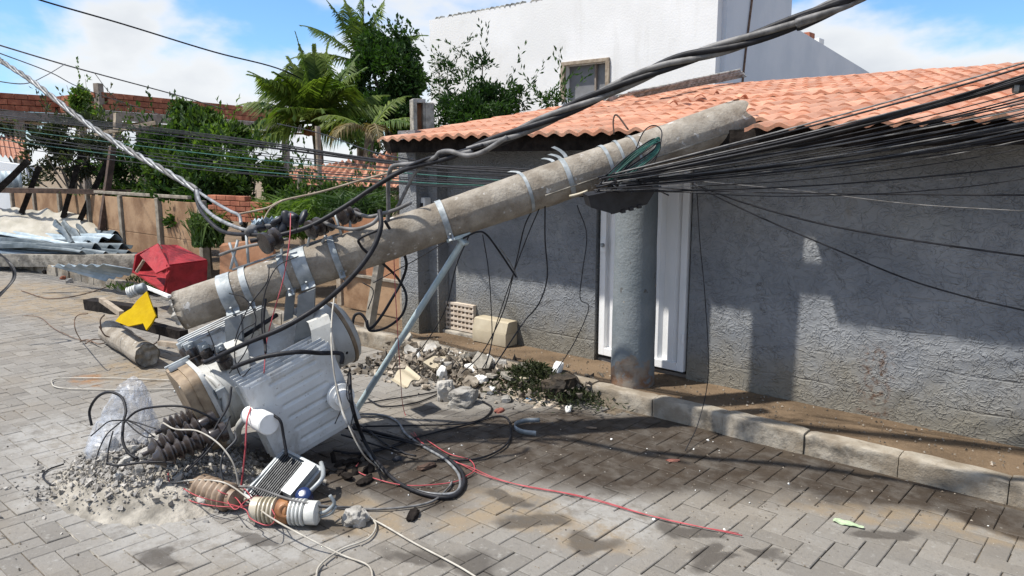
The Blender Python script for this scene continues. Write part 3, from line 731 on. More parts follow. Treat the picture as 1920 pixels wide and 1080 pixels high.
# ------------------------------------------------------------------ fallen pole
PL, PR = D(312, 592, 4.25), D(1395, 222, 4.72)
PA, PE1, PE2 = basis(PR - PL); PLEN = (PR - PL).length
def prad(s): return .112 + (.126 - .112) * s
def pole_at(px):                       # a place on the pole's axis by the picture column it is seen in
    lo, hi = 0.0, 1.0
    for _ in range(30):
        mid = (lo + hi) / 2
        if proj(PL.lerp(PR, mid))[0] < px: lo = mid
        else: hi = mid
    return lo
tocam = (O - (PL + PR) / 2).normalized(); PF = (tocam - PA * tocam.dot(PA)).normalized(); PU = PA.cross(PF); PU = PU if PU.z > 0 else -PU
pole = thing('fallen_pole', 'broken concrete utility pole leaning from the transformer onto the roof edge', 'utility pole', PL)
m = MB()
def pf_(u, v):
    a = u * 2 * math.pi; q = Vector((math.cos(a), math.sin(a), 0)); r = prad(v) + .004 * noise.noise(q * 1.5 + Vector((0, 0, v * 9))) + .0025 * noise.noise(q * 5 + Vector((0, 0, v * 40)))
    h = v * PLEN
    if v < .012: h += .04 * noise.noise(q * 2.2 + Vector((3, 3, 3))) + .02 * noise.noise(q * 7) + .085 * (1 + math.cos(a)); r -= .006
    if v > .985:
        h += (.10 * noise.noise(q * 1.8 + Vector((9, 3, 3))) + .03 * noise.noise(q * 6)); 
        if math.sin(a) < -.55: h += .12
    return PL + PA * h + (PF * math.cos(a) + PU * math.sin(a)) * r
m.grid(pf_, 40, 90)
shaft = m.build('shaft', 'pole', pole, True)
# broken faces: rough cores set inside both ends
m = MB()
m.grid(lambda u, v: PL + PA * (.0 + .04 * noise.noise(Vector((math.cos(u * 6.283) * v * 3, math.sin(u * 6.283) * v * 3, 1))) + .015 * noise.noise(Vector((math.cos(u * 6.283) * v * 12, math.sin(u * 6.283) * v * 12, 1))) + .085 * (1 + v * math.cos(u * 6.283))) + (PF * math.cos(u * 6.283) + PU * math.sin(u * 6.283)) * (.108 * v), 32, 12)
m.build('broken_face', 'concrete', pole)
m = MB()
m.grid(lambda u, v: PR - PA * (.09 + .03 * noise.noise(Vector((math.cos(u * 6.283) * v * 3, math.sin(u * 6.283) * v * 3, 5)))) + (PF * math.cos(u * 6.283) + PU * math.sin(u * 6.283)) * (.118 * v), 24, 6)
m.build('broken_face', 'timber_dark', pole)  # cap coloured near black for the shade inside the hollow end
m = MB()   # edge seam and the long lower ledge of the moulded pole
for i in range(1):
    m.tube([PL.lerp(PR, .62 + .04 * k) + (PF * .93 - PU * .42) * prad(.7) for k in range(10)], [.004 + .003 * rnd() for _ in range(10)], 5)
m.build('mould_seam', 'concrete_dirty', pole)
def band(px, width, mat='galv', gap=.004, th=.004, a0=-1.1, a1=3.3, flange=True, lean=0.0, kind='clamp'):
    s = pole_at(px); c = PL.lerp(PR, s); r = prad(s) + gap; m = MB(); n = 22
    def bf(u, v):
        a = a0 + (a1 - a0) * u
        return c + PA * ((v - .5) * width + lean * math.cos(a)) + (PF * math.cos(a) + PU * math.sin(a)) * r
    m.grid(bf, n, 3, th)
    if flange:
        for aa, sgn in ((a0, -1), (a1, 1)):
            d_ = PF * math.cos(aa) + PU * math.sin(aa)
            m.bbox(c + d_ * (r + .022) + PA * lean * math.cos(aa), (width, .05, .007), .002, PA, d_, PA.cross(d_))
            t_ = PA.cross(d_) * (1 if sgn > 0 else 1)
    o = m.build(kind, mat, pole, True, ang=40)
    ORG[o.name] = ORG[pole.name]
    if flange:
        d_ = PF * math.cos(a0) + PU * math.sin(a0); t_ = PA.cross(d_)
        b_ = MB(); p0 = c + d_ * (r + .024)
        b_.cyl(p0 - t_ * .035, p0 + t_ * .045, .006, None, 8); b_.lathe(p0 + t_ * .012, t_, [(0, .012), (.012, .012)], 6)
        b_.build('bolt', 'bracket', o)
    return c, r
band(432, .075, a0=-.75); band(467, .035, a0=-.8); band(538, .035, a0=-.8); band(570, .08, a0=-.75); band(632, .035, a0=-.8); band(832, .035, a0=-.8)
for px, wd in ((985, .02), (1062, .03), (1135, .022), (1162, .018), (1188, .016)): band(px, wd, 'galv', .003, .002, -1.2, 4.2, False, ru(-.02, .02), 'strap')
# side pins with black spool insulators along the top of the pole
for px, hh in ((470, .14), (545, .17), (600, .17), (640, .18)):
    pass
m = MB(); s0, s1 = pole_at(450), pole_at(650)
e0 = PL.lerp(PR, s0) + PU * (prad(0) + .012) - PF * .02; e1 = PL.lerp(PR, s1) + PU * (prad(0) + .012) - PF * .02
m.bbox((e0 + e1) / 2, ((e1 - e0).length, .045, .012), .003, PA, PF, PU); m.build('side_rail', 'bracket', pole)
# bent strap ends standing up above the far bands
for (px, h) in ((1062, .05), (1072, .085), (1048, .04), (985, .03)):
    s = pole_at(px); c = PL.lerp(PR, s) + PU * prad(s); m = MB()
    m.grid(lambda u, v: c + PU * (h * u) - PA * (.05 * u * u) + PF * (.02 - .03 * u) + PA * (.022 * (v - .5)), 5, 1, .002); m.build('strap_end', 'galv', pole)

# rack of cable clamps, spools and splices above the lower pole
rk = thing('spool_rack', 'grey steel rack with black spool insulators clamped above the lower pole', 'insulator rack', D(560, 440, 4.3))
def dpt(px, py, z=4.3): return D(px, py, z)
def spool(px, py, z=4.25, r=.05, L=.075, ax=None):
    p = dpt(px, py, z); ax = (ax or c2w(.45, -.3, .5)).normalized(); m = MB()
    m.lathe(p - ax * L / 2, ax, [(0, r * .6), (.006, r), (L * .28, r), (L * .4, r * .62), (L * .6, r * .62), (L * .72, r), (L - .006, r), (L, r * .6)], 16)
    m.build('spool', 'porcelain', rk, True, ang=45)
spool(507, 452, 4.2, .062, .1); spool(590, 428, 4.25, .055, .08); spool(648, 403, 4.3, .05, .07); spool(612, 422, 4.32, .045, .07); spool(665, 405, 4.36, .042, .06)
for (ax_, ay, bx_, by) in ((525, 455, 533, 500), (584, 425, 576, 466), (612, 440, 604, 455), (628, 400, 640, 440), (430, 455, 445, 500), (462, 440, 466, 496), (655, 405, 657, 428), (446, 450, 432, 505)):
    m = MB(); m.tube([dpt(ax_, ay, 4.32), dpt((ax_ + bx_) / 2, (ay + by) / 2, 4.32), dpt(bx_, by, 4.32)], .008, 6); m.build('pin', 'galv', rk, True)
for (px, py) in ((470, 432), (487, 428), (503, 425), (520, 414), (536, 409), (552, 418), (568, 407), (548, 405), (530, 425), (515, 432), (575, 425)):
    m = MB(); m.rock(dpt(px, py, 4.33 + ru(-.05, .05)), ru(.024, .036), (1.6, .8, .8), 2, .2); m.build('splice', 'black_plastic' if rnd() < .75 else 'greycable', rk, True)
m = MB(); m.grid(lambda u, v: dpt(470 + 52 * u, 412 + 22 * v - 6 * u, 4.38) + c2w(0, .01 * math.sin(u * 40), .02 * math.sin(v * 7 + u * 9)), 16, 5, .001); m.build('torn_sleeve', 'zinc', rk)

# ------------------------------------------------------------------ transformer on its side
tN = c2w(.57, .12, -.81).normalized(); tV0 = c2w(.30, .93, .36); tV = (tV0 - tN * tV0.dot(tN)).normalized(); tU = tV.cross(tN)
if tU.dot(Rv) > 0: tU = -tU
C0 = D(572, 757, 4.10)
tr = thing('transformer', 'fallen pale grey pole transformer lying on its side under the pole', 'transformer', G(520, 850))
def tp(u, v, n): return C0 + tU * u + tV * v + tN * n
def fin_fn(grooves):
    def fn(u, v):
        U = (u - .5) * .50; V = (v - .5) * .50; n = 0
        eu, ev = min(u, 1 - u), min(v, 1 - v)
        e = min(eu * .50, ev * .5); n -= .005 * max(0, 1 - e / .012)
        if .03 < eu and e > .024: n += .004
        if grooves:
            for q in range(6):
                cv = -.19 + q * .072; dv = abs(V - cv); du = max(0, abs(U + .01 + q * .006) - .125)
                d_ = math.hypot(dv, du)
                if d_ < .016: n -= .010 * (math.cos(d_ / .016 * math.pi) * .5 + .5)
        return U, V, n
    return fn
def fin_row(base, sign, name_n):
    rad = None
    return rad
for side in (1, -1):
    rad = MB()
    if side == 1:
        for (u_, v_) in ((.15, .0), (-.15, .0)): rad.cyl(tp(u_, v_, -.30), tp(u_, v_, -.002), .03)
    else:
        for (u_, v_) in ((.15, -.05), (-.15, -.05)): rad.cyl(tp(u_, v_, -.78), tp(u_, v_, -.55), .03)
    ro = rad.build('radiator', 'fin', tr, True, ang=40); ORG[ro.name] = ORG[tr.name]
    for q in range(5):
        n0 = (-q * .056) if side == 1 else (-.64 - q * .045); f_ = fin_fn(q == 0)
        m = MB()
        def ff(u, v, n0=n0, f_=f_, side=side):
            U, V, n = f_(u, v); return tp(U + (.09 if side < 0 else 0), V - (.16 if side < 0 else 0), n0 + n * (1 if side == 1 else -1))
        (m.grid(ff, 60, 100, .010) if q == 0 and side == 1 else m.grid(ff, 14, 14, .008)); m.build('fin', 'fin', ro, True, ang=50)
tank = MB(); TO = (0, -.11, -.46)
def tk(u): return tp(u, TO[1], TO[2])
tank.lathe(tk(-.49), tU, [(-.03, .12), (-.025, .16), (-.01, .185), (.01, .196), (.05, .2), (.06, .196), (.83, .196), (.86, .2), (.89, .21)], 40)
to = tank.build('tank', 'tank', tr, True, ang=35); ORG[to.name] = ORG[tr.name]
m = MB(); m.lathe(tk(-.475), tU, [(0, .199), (.004, .207), (.022, .207), (.026, .199)], 40, cap=False); m.build('base_ring', 'lid', tr, True, ang=40)
def oval(u, a, b, n=28): return [tp(u, TO[1], TO[2]) + tV * (a * math.copysign(abs(math.cos(t)) ** .32, math.cos(t))) + tN * (b * math.copysign(abs(math.sin(t)) ** .32, math.sin(t))) for t in [2 * math.pi * k / n for k in range(n)]]
m = MB(); m.prism(oval(.385, .235, .225), tU, .05); m.prism(oval(.4355, .225, .215), tU, .05); lid = m.build('lid', 'lid', tr, True, ang=35); ORG[lid.name] = ORG[tr.name]
m = MB(); m.prism(oval(.362, .245, .235), tU, .0225); m.build('flange', 'tank', tr, True, ang=35)
for k in range(6):                                            # clamp bolts round the flange
    a = k * 1.05 + .3; p = tp(.42, TO[1], TO[2]) + tV * (.25 * math.cos(a)) + tN * (.24 * math.sin(a)); d_ = (tV * math.cos(a) + tN * math.sin(a))
    m = MB(); m.bbox(p, (.11, .03, .04), .005, tU, d_, tU.cross(d_)); m.cyl(p - tU * .07 + d_ * .02, p + tU * .07 + d_ * .02, .008, None, 8); m.build('lid_clamp', 'galv', tr, True, ang=40)
for (rx_, ry_, rz_, tx_, ty_, tz_) in ((388, 772, 4.12, 306, 806, 3.98), (392, 790, 4.0, 282, 846, 3.82), (412, 812, 3.9, 290, 862, 3.72)):       # ribbed bushings out of the lid
    p = D(rx_, ry_, rz_); p2 = D(tx_, ty_, tz_); ax = (p2 - p); LB = ax.length + .02; ax.normalize(); p = p - ax * .03
    prof = [(0, .052), (.03, .052), (.035, .036), (.075, .036)]; h = .075; st = (LB - .075) / 6
    for q in range(6): prof += [(h + st * .12, .034), (h + st * .42, .058), (h + st * .55, .058), (h + st * .95, .034)]; h += st
    prof += [(h + .01, .03), (h + .02, .012), (h + .05, .012)]
    m = MB(); m.lathe(p, ax, prof, 22); m.build('bushing', 'porcelain', tr, True, ang=50)
for (u_, n_) in ((.32, -.14), (.27, -.02), (.22, .12), (.34, -.22)):              # low-voltage terminals on the upper side
    p = tp(u_, TO[1] - .17, TO[2] + n_); ax = (-tV + tN * n_ * 1.5).normalized(); m = MB()
    m.lathe(p, ax, [(0, .045), (.05, .045), (.055, .03), (.085, .034), (.10, .03), (.105, .016)], 16); b_ = m.build('terminal', 'porcelain', tr, True, ang=40); ORG[b_.name] = ORG[tr.name]
    m = MB(); m.bbox(p + ax * .12, (.05, .03, .04), .004, tU, tN, ax); m.cyl(p + ax * .12 - tN * .035, p + ax * .12 + tN * .035, .01, None, 8); m.build('terminal_block', 'galv', b_, True, ang=40)
m = MB(); m.bbox(D(455, 728, 4.05), (.07, .05, .004), .001, tU, tV, tN); m.build('rating_plate', 'galv', tr)
for q in range(3): m = MB(); m.lathe(tk(-.36 + q * .33), tU, [(0, .197), (.003, .2005), (.009, .2005), (.012, .197)], 40, cap=False); m.build('weld_seam', 'tank', tr, True)
m = MB(); p0 = tp(.30, .06, -.2); ax = (tN * .75 + tV * .35 - tU * .55).normalized()   # white capped tube on the side of the tank
p0 = D(468, 778, 4.02); p1 = D(505, 796, 3.84); m.lathe(p0, p1 - p0, [(0, .045), (.004, .05), ((p1 - p0).length * .5, .05), ((p1 - p0).length * .52, .056), ((p1 - p0).length - .006, .056), ((p1 - p0).length, .05)], 24); m.build('capped_tube', 'white', tr, True, ang=35)
m = MB(); m.tube(spline([tp(.36, .10, -.26), D(448, 800, 4.08), D(462, 782, 4.03)], 5), .02, 8); m.build('tube_arm', 'tank', tr, True)
m = MB(); p = D(641, 745, 4.16); m.lathe(p - tN * .03, tN, [(0, .075), (.03, .075), (.034, .05), (.07, .05), (.074, .042)], 22); m.build('drain_cap', 'white', tr, True, ang=35)
m = MB(); p = D(515, 775, 4.04); m.lathe(p - tN * .02, tN, [(0, .05), (.018, .048), (.026, .03)], 20); m.build('pipe_boss', 'fin', tr, True, ang=50)
m = MB(); m.tube(spline([D(385, 705, 4.16), D(404, 716, 4.12), D(420, 740, 4.1), D(425, 790, 4.12), D(428, 830, 4.15)], 6), .019, 10); m.build('oil_pipe', 'tank', tr, True)
m = MB(); p = D(414, 735, 4.1); m.bbox(p, (.055, .05, .05), .006, tU, tV, tN); m.build('pipe_clamp', 'lamp_grey', tr)
def plate(pts, wdir, wd, th, name, mat):
    m = MB(); pts = [Vector(p) for p in pts]; wd_ = Vector(wdir).normalized()
    m.grid(lambda u, v: pts[min(int(u * (len(pts) - 1)), len(pts) - 2)].lerp(pts[min(int(u * (len(pts) - 1)), len(pts) - 2) + 1], u * (len(pts) - 1) - min(int(u * (len(pts) - 1)), len(pts) - 2)) + wd_ * (wd * (v - .5)), len(pts) - 1, 1, th)
    return m.build(name, mat, tr)
wdir = c2w(.93, -.36, -.1)
plate([D(452, 745, 4.18), D(447, 668, 4.16), D(443, 655, 4.17), D(398, 632, 4.32)], wdir, .135, .012, 'mount_leg', 'tank')
plate([D(612, 690, 4.25), D(603, 612, 4.24), D(599, 600, 4.25), D(560, 578, 4.40)], wdir, .125, .012, 'mount_leg', 'tank')
plate([D(436, 595, 4.20), D(439, 640, 4.22), D(441, 662, 4.25)], wdir, .10, .03, 'hanger', 'bracket')
plate([D(574, 548, 4.22), D(572, 600, 4.26), D(566, 640, 4.32)], wdir, .105, .03, 'hanger', 'bracket')
plate([D(545, 545, 4.26), D(540, 600, 4.34)], wdir, .06, .02, 'hanger', 'bracket')
m = MB(); a, b = D(445, 690, 4.36), D(602, 628, 4.42); ax = (b - a); m.bbox((a + b) / 2, (ax.length, .05, .09), .006, ax.normalized(), *basis(ax)[1:]); m.build('cross_beam', 'tank', tr)

# ------------------------------------------------------------------ brace tube
m = MB(); a, b = G(664, 775, .02), D(868, 452, 4.45); m.cyl(a, b, .021, .019, 14); m.bbox(b, (.02, .06, .05), .004, (b - a).normalized(), *basis(b - a)[1:])
tag(m.build('brace_tube', 'galv_blue', None, True, a, ang=40), 'long pale blue galvanised tube propped between the street and the pole', 'tube')
m = MB(); a, b = D(838, 452, 4.4), D(882, 438, 4.45); m.bbox((a + b) / 2, ((b - a).length, .02, .012), .002, (b - a).normalized(), *basis(b - a)[1:]); m.build('brace_lug', 'galv_blue', pole)

# ------------------------------------------------------------------ flood light, insulators and bag in front of the transformer
fA = c2w(.87, .30, -.40).normalized(); fB0 = c2w(-.55, .75, -.63); fB = (fB0 - fA * fB0.dot(fA)).normalized(); fN = fA.cross(fB); fN = fN if fN.dot(O - D(535, 905, 3.8)) > 0 else -fN
FC = D(533, 903, 3.82); ft = thing('flood_light', 'grey street floodlight with dark heat-sink ribs lying before the transformer', 'floodlight', G(530, 945))
def fp(a, b, n): return FC + fA * a + fB * b + fN * n
m = MB(); m.prism([fp(-.115, -.15, -.02), fp(.135, -.15, -.02), fp(.125, .15, -.02), fp(-.135, .15, -.02)], fN, .016); ho = m.build('housing', 'lamp_grey', ft); ORG[ho.name] = ORG[ft.name]
for q in range(4):
    e = [((-.118, -.14), (.13, -.14)), ((.13, -.14), (.12, .15)), ((-.135, .15), (.12, .15)), ((-.118, -.14), (-.135, .15))][q]
    a_, b_ = fp(*e[0], .004), fp(*e[1], .004); m = MB(); ax = b_ - a_; m.bbox((a_ + b_) / 2, (ax.length + .012, .016, .022), .004, ax.normalized(), *[Vector(x) for x in (fN.cross(ax.normalized()), fN)]); m.build('rim', 'lamp_grey', ho, True, ang=40)
for q in range(12):
    a_ = -.095 + q * .0125; m = MB(); m.box(fp(a_ - .002, .01, .012), (.0045, .25, .036), fA, fB, fN); m.build('cooling_rib', 'lamp_grey' if q in (0,) else 'heat', ft)
m = MB(); m.prism([fp(.055, -.13, -.004), fp(.12, -.13, -.004), fp(.115, .06, -.004), fp(.052, .06, -.004)], fN, .06); m.build('driver_box', 'lamp_grey', ft)
p = D(571, 931, 3.70); m = MB(); m.lathe(p - fN * .035, fN, [(0, .036), (.035, .04), (.06, .038), (.068, .03), (.07, .015)], 22); m.build('sensor_cap', 'blue', ft, True, ang=40)
m = MB(); m.tube(spline([fp(.13, .10, .0), D(598, 905, 3.75), D(606, 885, 3.82), D(602, 868, 3.9)], 5), .012, 8); m.build('mount_arm', 'lamp_grey', ft, True)

def insul(name, label, p0, p1, segs, group=None):
    ax = (p1 - p0); L = ax.length; ax.normalize(); t = thing(name, label, 'insulator', ((p0 + p1) / 2).to_tuple()[:2] + (0,), group)
    for (nm, h0, h1, r, n, mat) in segs:
        prof = []; 
        if n == 0: prof = [(0, r * .85), ((h1 - h0) * L * .1, r), ((h1 - h0) * L * .9, r), ((h1 - h0) * L, r * .8)]
        else:
            st = (h1 - h0) * L / n
            for q in range(n): prof += [(q * st, r * .8), (q * st + st * .25, r * 1.02), (q * st + st * .6, r * 1.02), (q * st + st * .85, r * .8)]
        m = MB(); m.lathe(p0 + ax * (h0 * L), ax, prof, 22); m.build(nm, mat, t, True, ang=60)
    return t, ax, L
p0, p1 = G(474, 955, .062), G(600, 962, .062)
t, ax, L = insul('line_insulator', 'cream and rust orange ribbed insulator lying before the floodlight', p0, p1, [('end_collar', 0, .13, .058, 0, 'porcelain_cream'), ('ribbed_body', .13, .38, .06, 4, 'porcelain_cream'), ('centre_ring', .38, .57, .058, 0, 'porcelain_orange'), ('ribbed_body', .57, .80, .06, 4, 'porcelain_white'), ('end_collar', .80, .98, .055, 0, 'porcelain_white')])
m = MB(); c_ = p0 + ax * (.475 * L) + (O - p0).normalized() * .05; _, e1, e2 = basis(O - p0); m.tube([c_ + (e1 * math.cos(a) + e2 * math.sin(a)) * .026 for a in [k * math.pi / 8 for k in range(17)]], .012, 8, False); m.build('eye', 'porcelain_orange', t, True)
m = MB(); m.tube(spline([p1 + ax * .0, p1 + ax * .03 + Vector((0, 0, .01)), p1 + ax * .07 + Vector((.0, 0, .05)), p1 + ax * .05 + Vector((0, 0, .09))], 5), .009, 6); m.tube(spline([p1 + Vector((0, 0, -.02)), p1 + ax * .05, p1 + ax * .08 + Vector((0, 0, .04))], 5), .007, 6); m.build('end_hook', 'galv', t, True)
p0, p1 = G(372, 913, .07), G(437, 935, .06)
insul('line_insulator', 'tan brown ribbed insulator half buried under the red wires', p0, p1, [('end_collar', -.12, .05, .045, 0, 'porcelain_tan'), ('ribbed_body', .05, .95, .068, 6, 'porcelain_tan'), ('end_collar', .95, 1.1, .05, 0, 'porcelain_tan')])
p0, p1 = D(245, 548, 6.75), D(268, 540, 6.75)
insul('line_insulator', 'pale grey ribbed insulator beside the yellow plate', p0, p1, [('ribbed_body', -.2, .6, .05, 4, 'porcelain_white'), ('end_collar', .6, 1.2, .045, 0, 'galv')])

# plastic bag
bc = G(245, 872, .0) + Vector((0, 0, .0)); m = MB(); bm = bmesh.new(); bmesh.ops.create_icosphere(bm, subdivisions=5, radius=1); bm.verts.index_update(); vs = []
for v in bm.verts:
    c = v.co; fold = abs(noise.noise(c * 2.6 + Vector((5, 1, 2)))); k = 1 + .22 * noise.noise(c * 1.6 + Vector((2, 7, 2))) - .22 * (fold < .12) * (1 - fold / .12) + .05 * noise.noise(c * 7)
    zz = max(c.z, -.3); wdt = 1.0 - .30 * max(0, zz)
    q = Vector((c.x * .23 * wdt, c.y * .18 * wdt, (zz + .3) * .34)) * k
    q += Rv * (.10 * max(0, zz)); vs.append(G(234, 866) + q)
m.add(vs, [tuple(v.index for v in f.verts) for f in bm.faces]); bm.free()
tag(m.build('plastic_bag', 'bag', None, True, G(240, 850)), 'crumpled clear plastic bag standing on the rubble beside the dark bushings', 'plastic bag')

# ------------------------------------------------------------------ left roadside: beam, sheets, tarpaulin, red box, yellow plate, timbers
m = MB(); a, b = D(-60, 487, 12.0), D(262, 489, 11.0); ax = (b - a); A_, e1, e2 = basis(ax); m.bbox((a + b) / 2, (ax.length, .19, .185), .01, A_, e2, e1)
bt = thing('concrete_beam', 'long grey square concrete beam lying on the zinc sheets along the kerb', 'beam', (a + b) / 2); m.build('shaft', 'concrete_dirty', bt, True, ang=35)
m = MB(); m.rock(D(38, 484, 11.58), .035, (1.6, .5, .6), 1, .2); m.build('bolt_plug', 'concrete', bt)
def sheet_px(name, label, pts, waves, amp, mat, group, **k):
    return corr_sheet(name, label, 'metal sheet', *[PT(p) for p in pts], waves, amp, mat, .006, group, **k)
GZ = 'corrugated metal sheets heaped by the kerb'
sheet_px('zinc_sheet', 'bright zinc sheet sticking out beneath the concrete beam', [(268, 508, 'g', .28), (195, 526, 'g', .14), (95, 497, 'g', .26), (200, 497, 'g', .40)], 5, .02, 'zinc', GZ)
sheet_px('zinc_sheet', 'dark crumpled zinc sheet on top of the heap against the tarpaulin', [(238, 452, 11.9), (130, 450, 11.7), (100, 430, 12.6), (170, 408, 13.0)], 4, .05, 'zinc_dark', GZ, bend=.07, edge=.08)
sheet_px('zinc_sheet', 'long zinc sheet with a wavy end lying just above the concrete beam', [(258, 472, 11.3), (150, 478, 11.2), (-40, 458, 12.0), (-40, 440, 12.6)], 5, .04, 'zinc_dark', GZ, bend=.03, edge=.07)
sheet_px('zinc_sheet', 'tarnished zinc sheet in the middle of the heap', [(250, 460, 11.6), (150, 470, 11.4), (-30, 462, 12.0), (-30, 448, 12.5)], 4, .05, 'zinc_dark', GZ, edge=.08)
sheet_px('zinc_sheet', 'bent bright zinc sheet under the dark crumpled one', [(240, 450, 11.9), (130, 458, 11.6), (-40, 444, 12.4), (40, 430, 13.0)], 4, .04, 'zinc', GZ, edge=.07, bend=.04)
sheet_px('zinc_sheet', 'wavy zinc sheet at the bottom of the heap behind the beam', [(262, 484, 11.4), (170, 490, 11.3), (-40, 474, 12.0), (-40, 466, 12.3)], 6, .035, 'zinc', GZ, edge=.05)
m = MB(); A, B, Cc, Dd = PT((-60, 390, 13.6)), PT((120, 398, 13.3)), PT((262, 456, 12.1)), PT((-60, 456, 12.3))
m.grid(lambda u, v: A.lerp(B, u).lerp(Dd.lerp(Cc, u), v) + Vector((0, 0, .10 * noise.noise(Vector((u * 4, v * 3, 1))) + .07 * (.5 - abs(noise.noise(Vector((u * 6 + v * 3, v * 5, 4))))) * 1.4)), 60, 30, .008)
tag(m.build('tarpaulin', 'tarp', None, True, (A + Cc) / 2), 'creased cream tarpaulin draped over the debris before the brown fence', 'tarpaulin')
rb = thing('red_box', 'battered red box lying open beside the end of the beam', 'box', G(318, 548))
def rp(px, py, z): return D(px, py, z)
q = [rp(250, 512, 8.7), rp(312, 552, 8.2), rp(386, 538, 8.5), rp(330, 505, 9.0), rp(262, 478, 8.7), rp(312, 500, 8.15), rp(388, 490, 8.5), rp(332, 462, 9.0)]
def quadplate(pts, th, name, mat, parent, n=None):
    nn = (pts[1] - pts[0]).cross(pts[2] - pts[0]); m = MB(); m.prism(pts, nn, th); return m.build(name, mat, parent)
quadplate([q[1], q[2], q[6], q[5]], .02, 'panel', 'red', rb); quadplate([q[0], q[1], q[2], q[3]], .02, 'panel', 'red', rb); quadplate([q[3], q[2], q[6], q[7]], .02, 'panel', 'red', rb)
quadplate([rp(272, 490, 8.5), rp(312, 516, 8.14), rp(305, 552, 8.2), rp(318, 508, 8.13)], .02, 'panel', 'red', rb)
quadplate([q[5], q[6], q[7], rp(300, 462, 8.7)], .02, 'panel', 'red', rb)
quadplate([rp(262, 478, 8.5), rp(296, 456, 8.45), rp(318, 500, 8.12), rp(292, 512, 8.2)], .018, 'flap', 'red', rb)
quadplate([q[0], rp(256, 478, 8.7), rp(296, 458, 9.0), rp(318, 500, 9.1)], .02, 'panel', 'red', rb)
m = MB(); m.tube([rp(256, 510, 8.6), rp(270, 488, 8.55)], .02, 4); m.build('batten', 'timber', rb)
m = MB(); m.box((rp(300, 468, 8.6) + rp(320, 494, 8.6)) / 2, (.05, .3, .02), *[c2w(.7, .3, 0).normalized(), c2w(.45, .8, 0).normalized(), c2w(0, 0, -1).normalized()]); m.build('batten', 'timber', rb)
m = MB(); pl = [(275, 546), (287, 580), (292, 592), (284, 606), (274, 619), (268, 606), (240, 612), (216, 602), (226, 590), (246, 578), (258, 562)]
zz = 6.3; m.prism([D(px, py, zz - .25 * (py - 546) / 75) for px, py in pl], c2w(.1, .3, 1), .02)
tag(m.build('yellow_plate', 'yellow', None, False, G(255, 622)), 'torn yellow plastic plate standing beside the broken pole end', 'plastic plate')
def timber(name, label, a, b, w_, h_, mat, cat='timber', group=None):
    a, b = PT(a), PT(b); m = MB(); ax = b - a; A_, e1, e2 = basis(ax); n = 16
    def fn(u, v):
        t = v * 2 * math.pi; k = .13 * noise.noise(Vector((math.cos(t), math.sin(t), u * 7 + a.x)))
        c, s_ = math.cos(t), math.sin(t); r = 1 / max(abs(c), abs(s_)) * .8
        return a + ax * u + e1 * (s_ * r * h_ / 2 * (1 + k)) + e2 * (c * r * w_ / 2 * (1 + k))
    m.grid(fn, 14, n); m.add([fn(0, k / n) for k in range(n)], [tuple(range(n))]); m.add([fn(1, k / n) for k in range(n)], [tuple(reversed(range(n)))])
    return tag(m.build(name, mat, None, True, (a + b) / 2, ang=50), label, cat, group)
timber('charred_timber', 'thick black charred timber lying behind the yellow plate', (168, 570, 7.0), (285, 588, 6.4), .13, .12, 'timber_dark')
timber('charred_timber', 'short black timber leaning across the thick charred one', (190, 562, 6.6), (228, 588, 6.2), .05, .05, 'timber')
timber('charred_timber', 'black charred timber under the end of the fallen pole', (232, 600, 6.7), (345, 628, 6.1), .09, .09, 'timber_dark')
timber('grey_batten', 'thin grey batten lying on the sand below the fallen pole', (300, 643, 5.8), (368, 652, 5.5), .05, .045, 'timber')
timber('white_batten', 'short white batten in front of the red box', (268, 536, 8.1), (318, 556, 7.7), .05, .03, 'white', 'batten')
a, b = G(207, 622, .10), G(277, 667, .105); m = MB(); ax = b - a; A_, e1, e2 = basis(ax)
def lf(u, v):
    t = v * 6.28318; r = .098 + .006 * noise.noise(Vector((math.cos(t), math.sin(t), u * 6))) + (.008 if u < .4 else 0)
    return a + ax * (u + (.05 * noise.noise(Vector((math.cos(t) * 2, math.sin(t) * 2, 4))) if u in (0, 1) else 0)) + (e1 * math.sin(t) + e2 * math.cos(t)) * r
m.grid(lf, 24, 24); lg = thing('broken_pole_piece', 'short broken piece of round concrete pole lying on the pavers', 'pole piece', (a + b) / 2 - Vector((0, 0, .1)))
m.build('shaft', 'pole', lg, True)
m = MB(); m.grid(lambda u, v: b - ax.normalized() * .02 + ax.normalized() * .03 * noise.noise(Vector((math.cos(v * 6.28) * u * 2, math.sin(v * 6.28) * u * 2, 2))) + (e1 * math.sin(v * 6.28318) + e2 * math.cos(v * 6.28318)) * (.094 * u), 6, 24); m.build('broken_face', 'concrete_dirty', lg)
m = MB(); m.grid(lambda u, v: a + ax.normalized() * .015 + (e1 * math.sin(v * 6.28318) + e2 * math.cos(v * 6.28318)) * (.1 * (1 - u)), 3, 24); m.build('broken_face', 'concrete', lg)
for (p0, p1, p2) in (((190, 618), (188, 600), (196, 590)), ((280, 650), (296, 640), (300, 625)), ((275, 660), (268, 640), (262, 632)), ((186, 612), (196, 628), (205, 632))):
    m = MB(); m.tube(spline([D(*p0, 6.4), D(*p1, 6.4), D(*p2, 6.45)], 4), .006, 5); m.build('rebar', 'rust', lg)

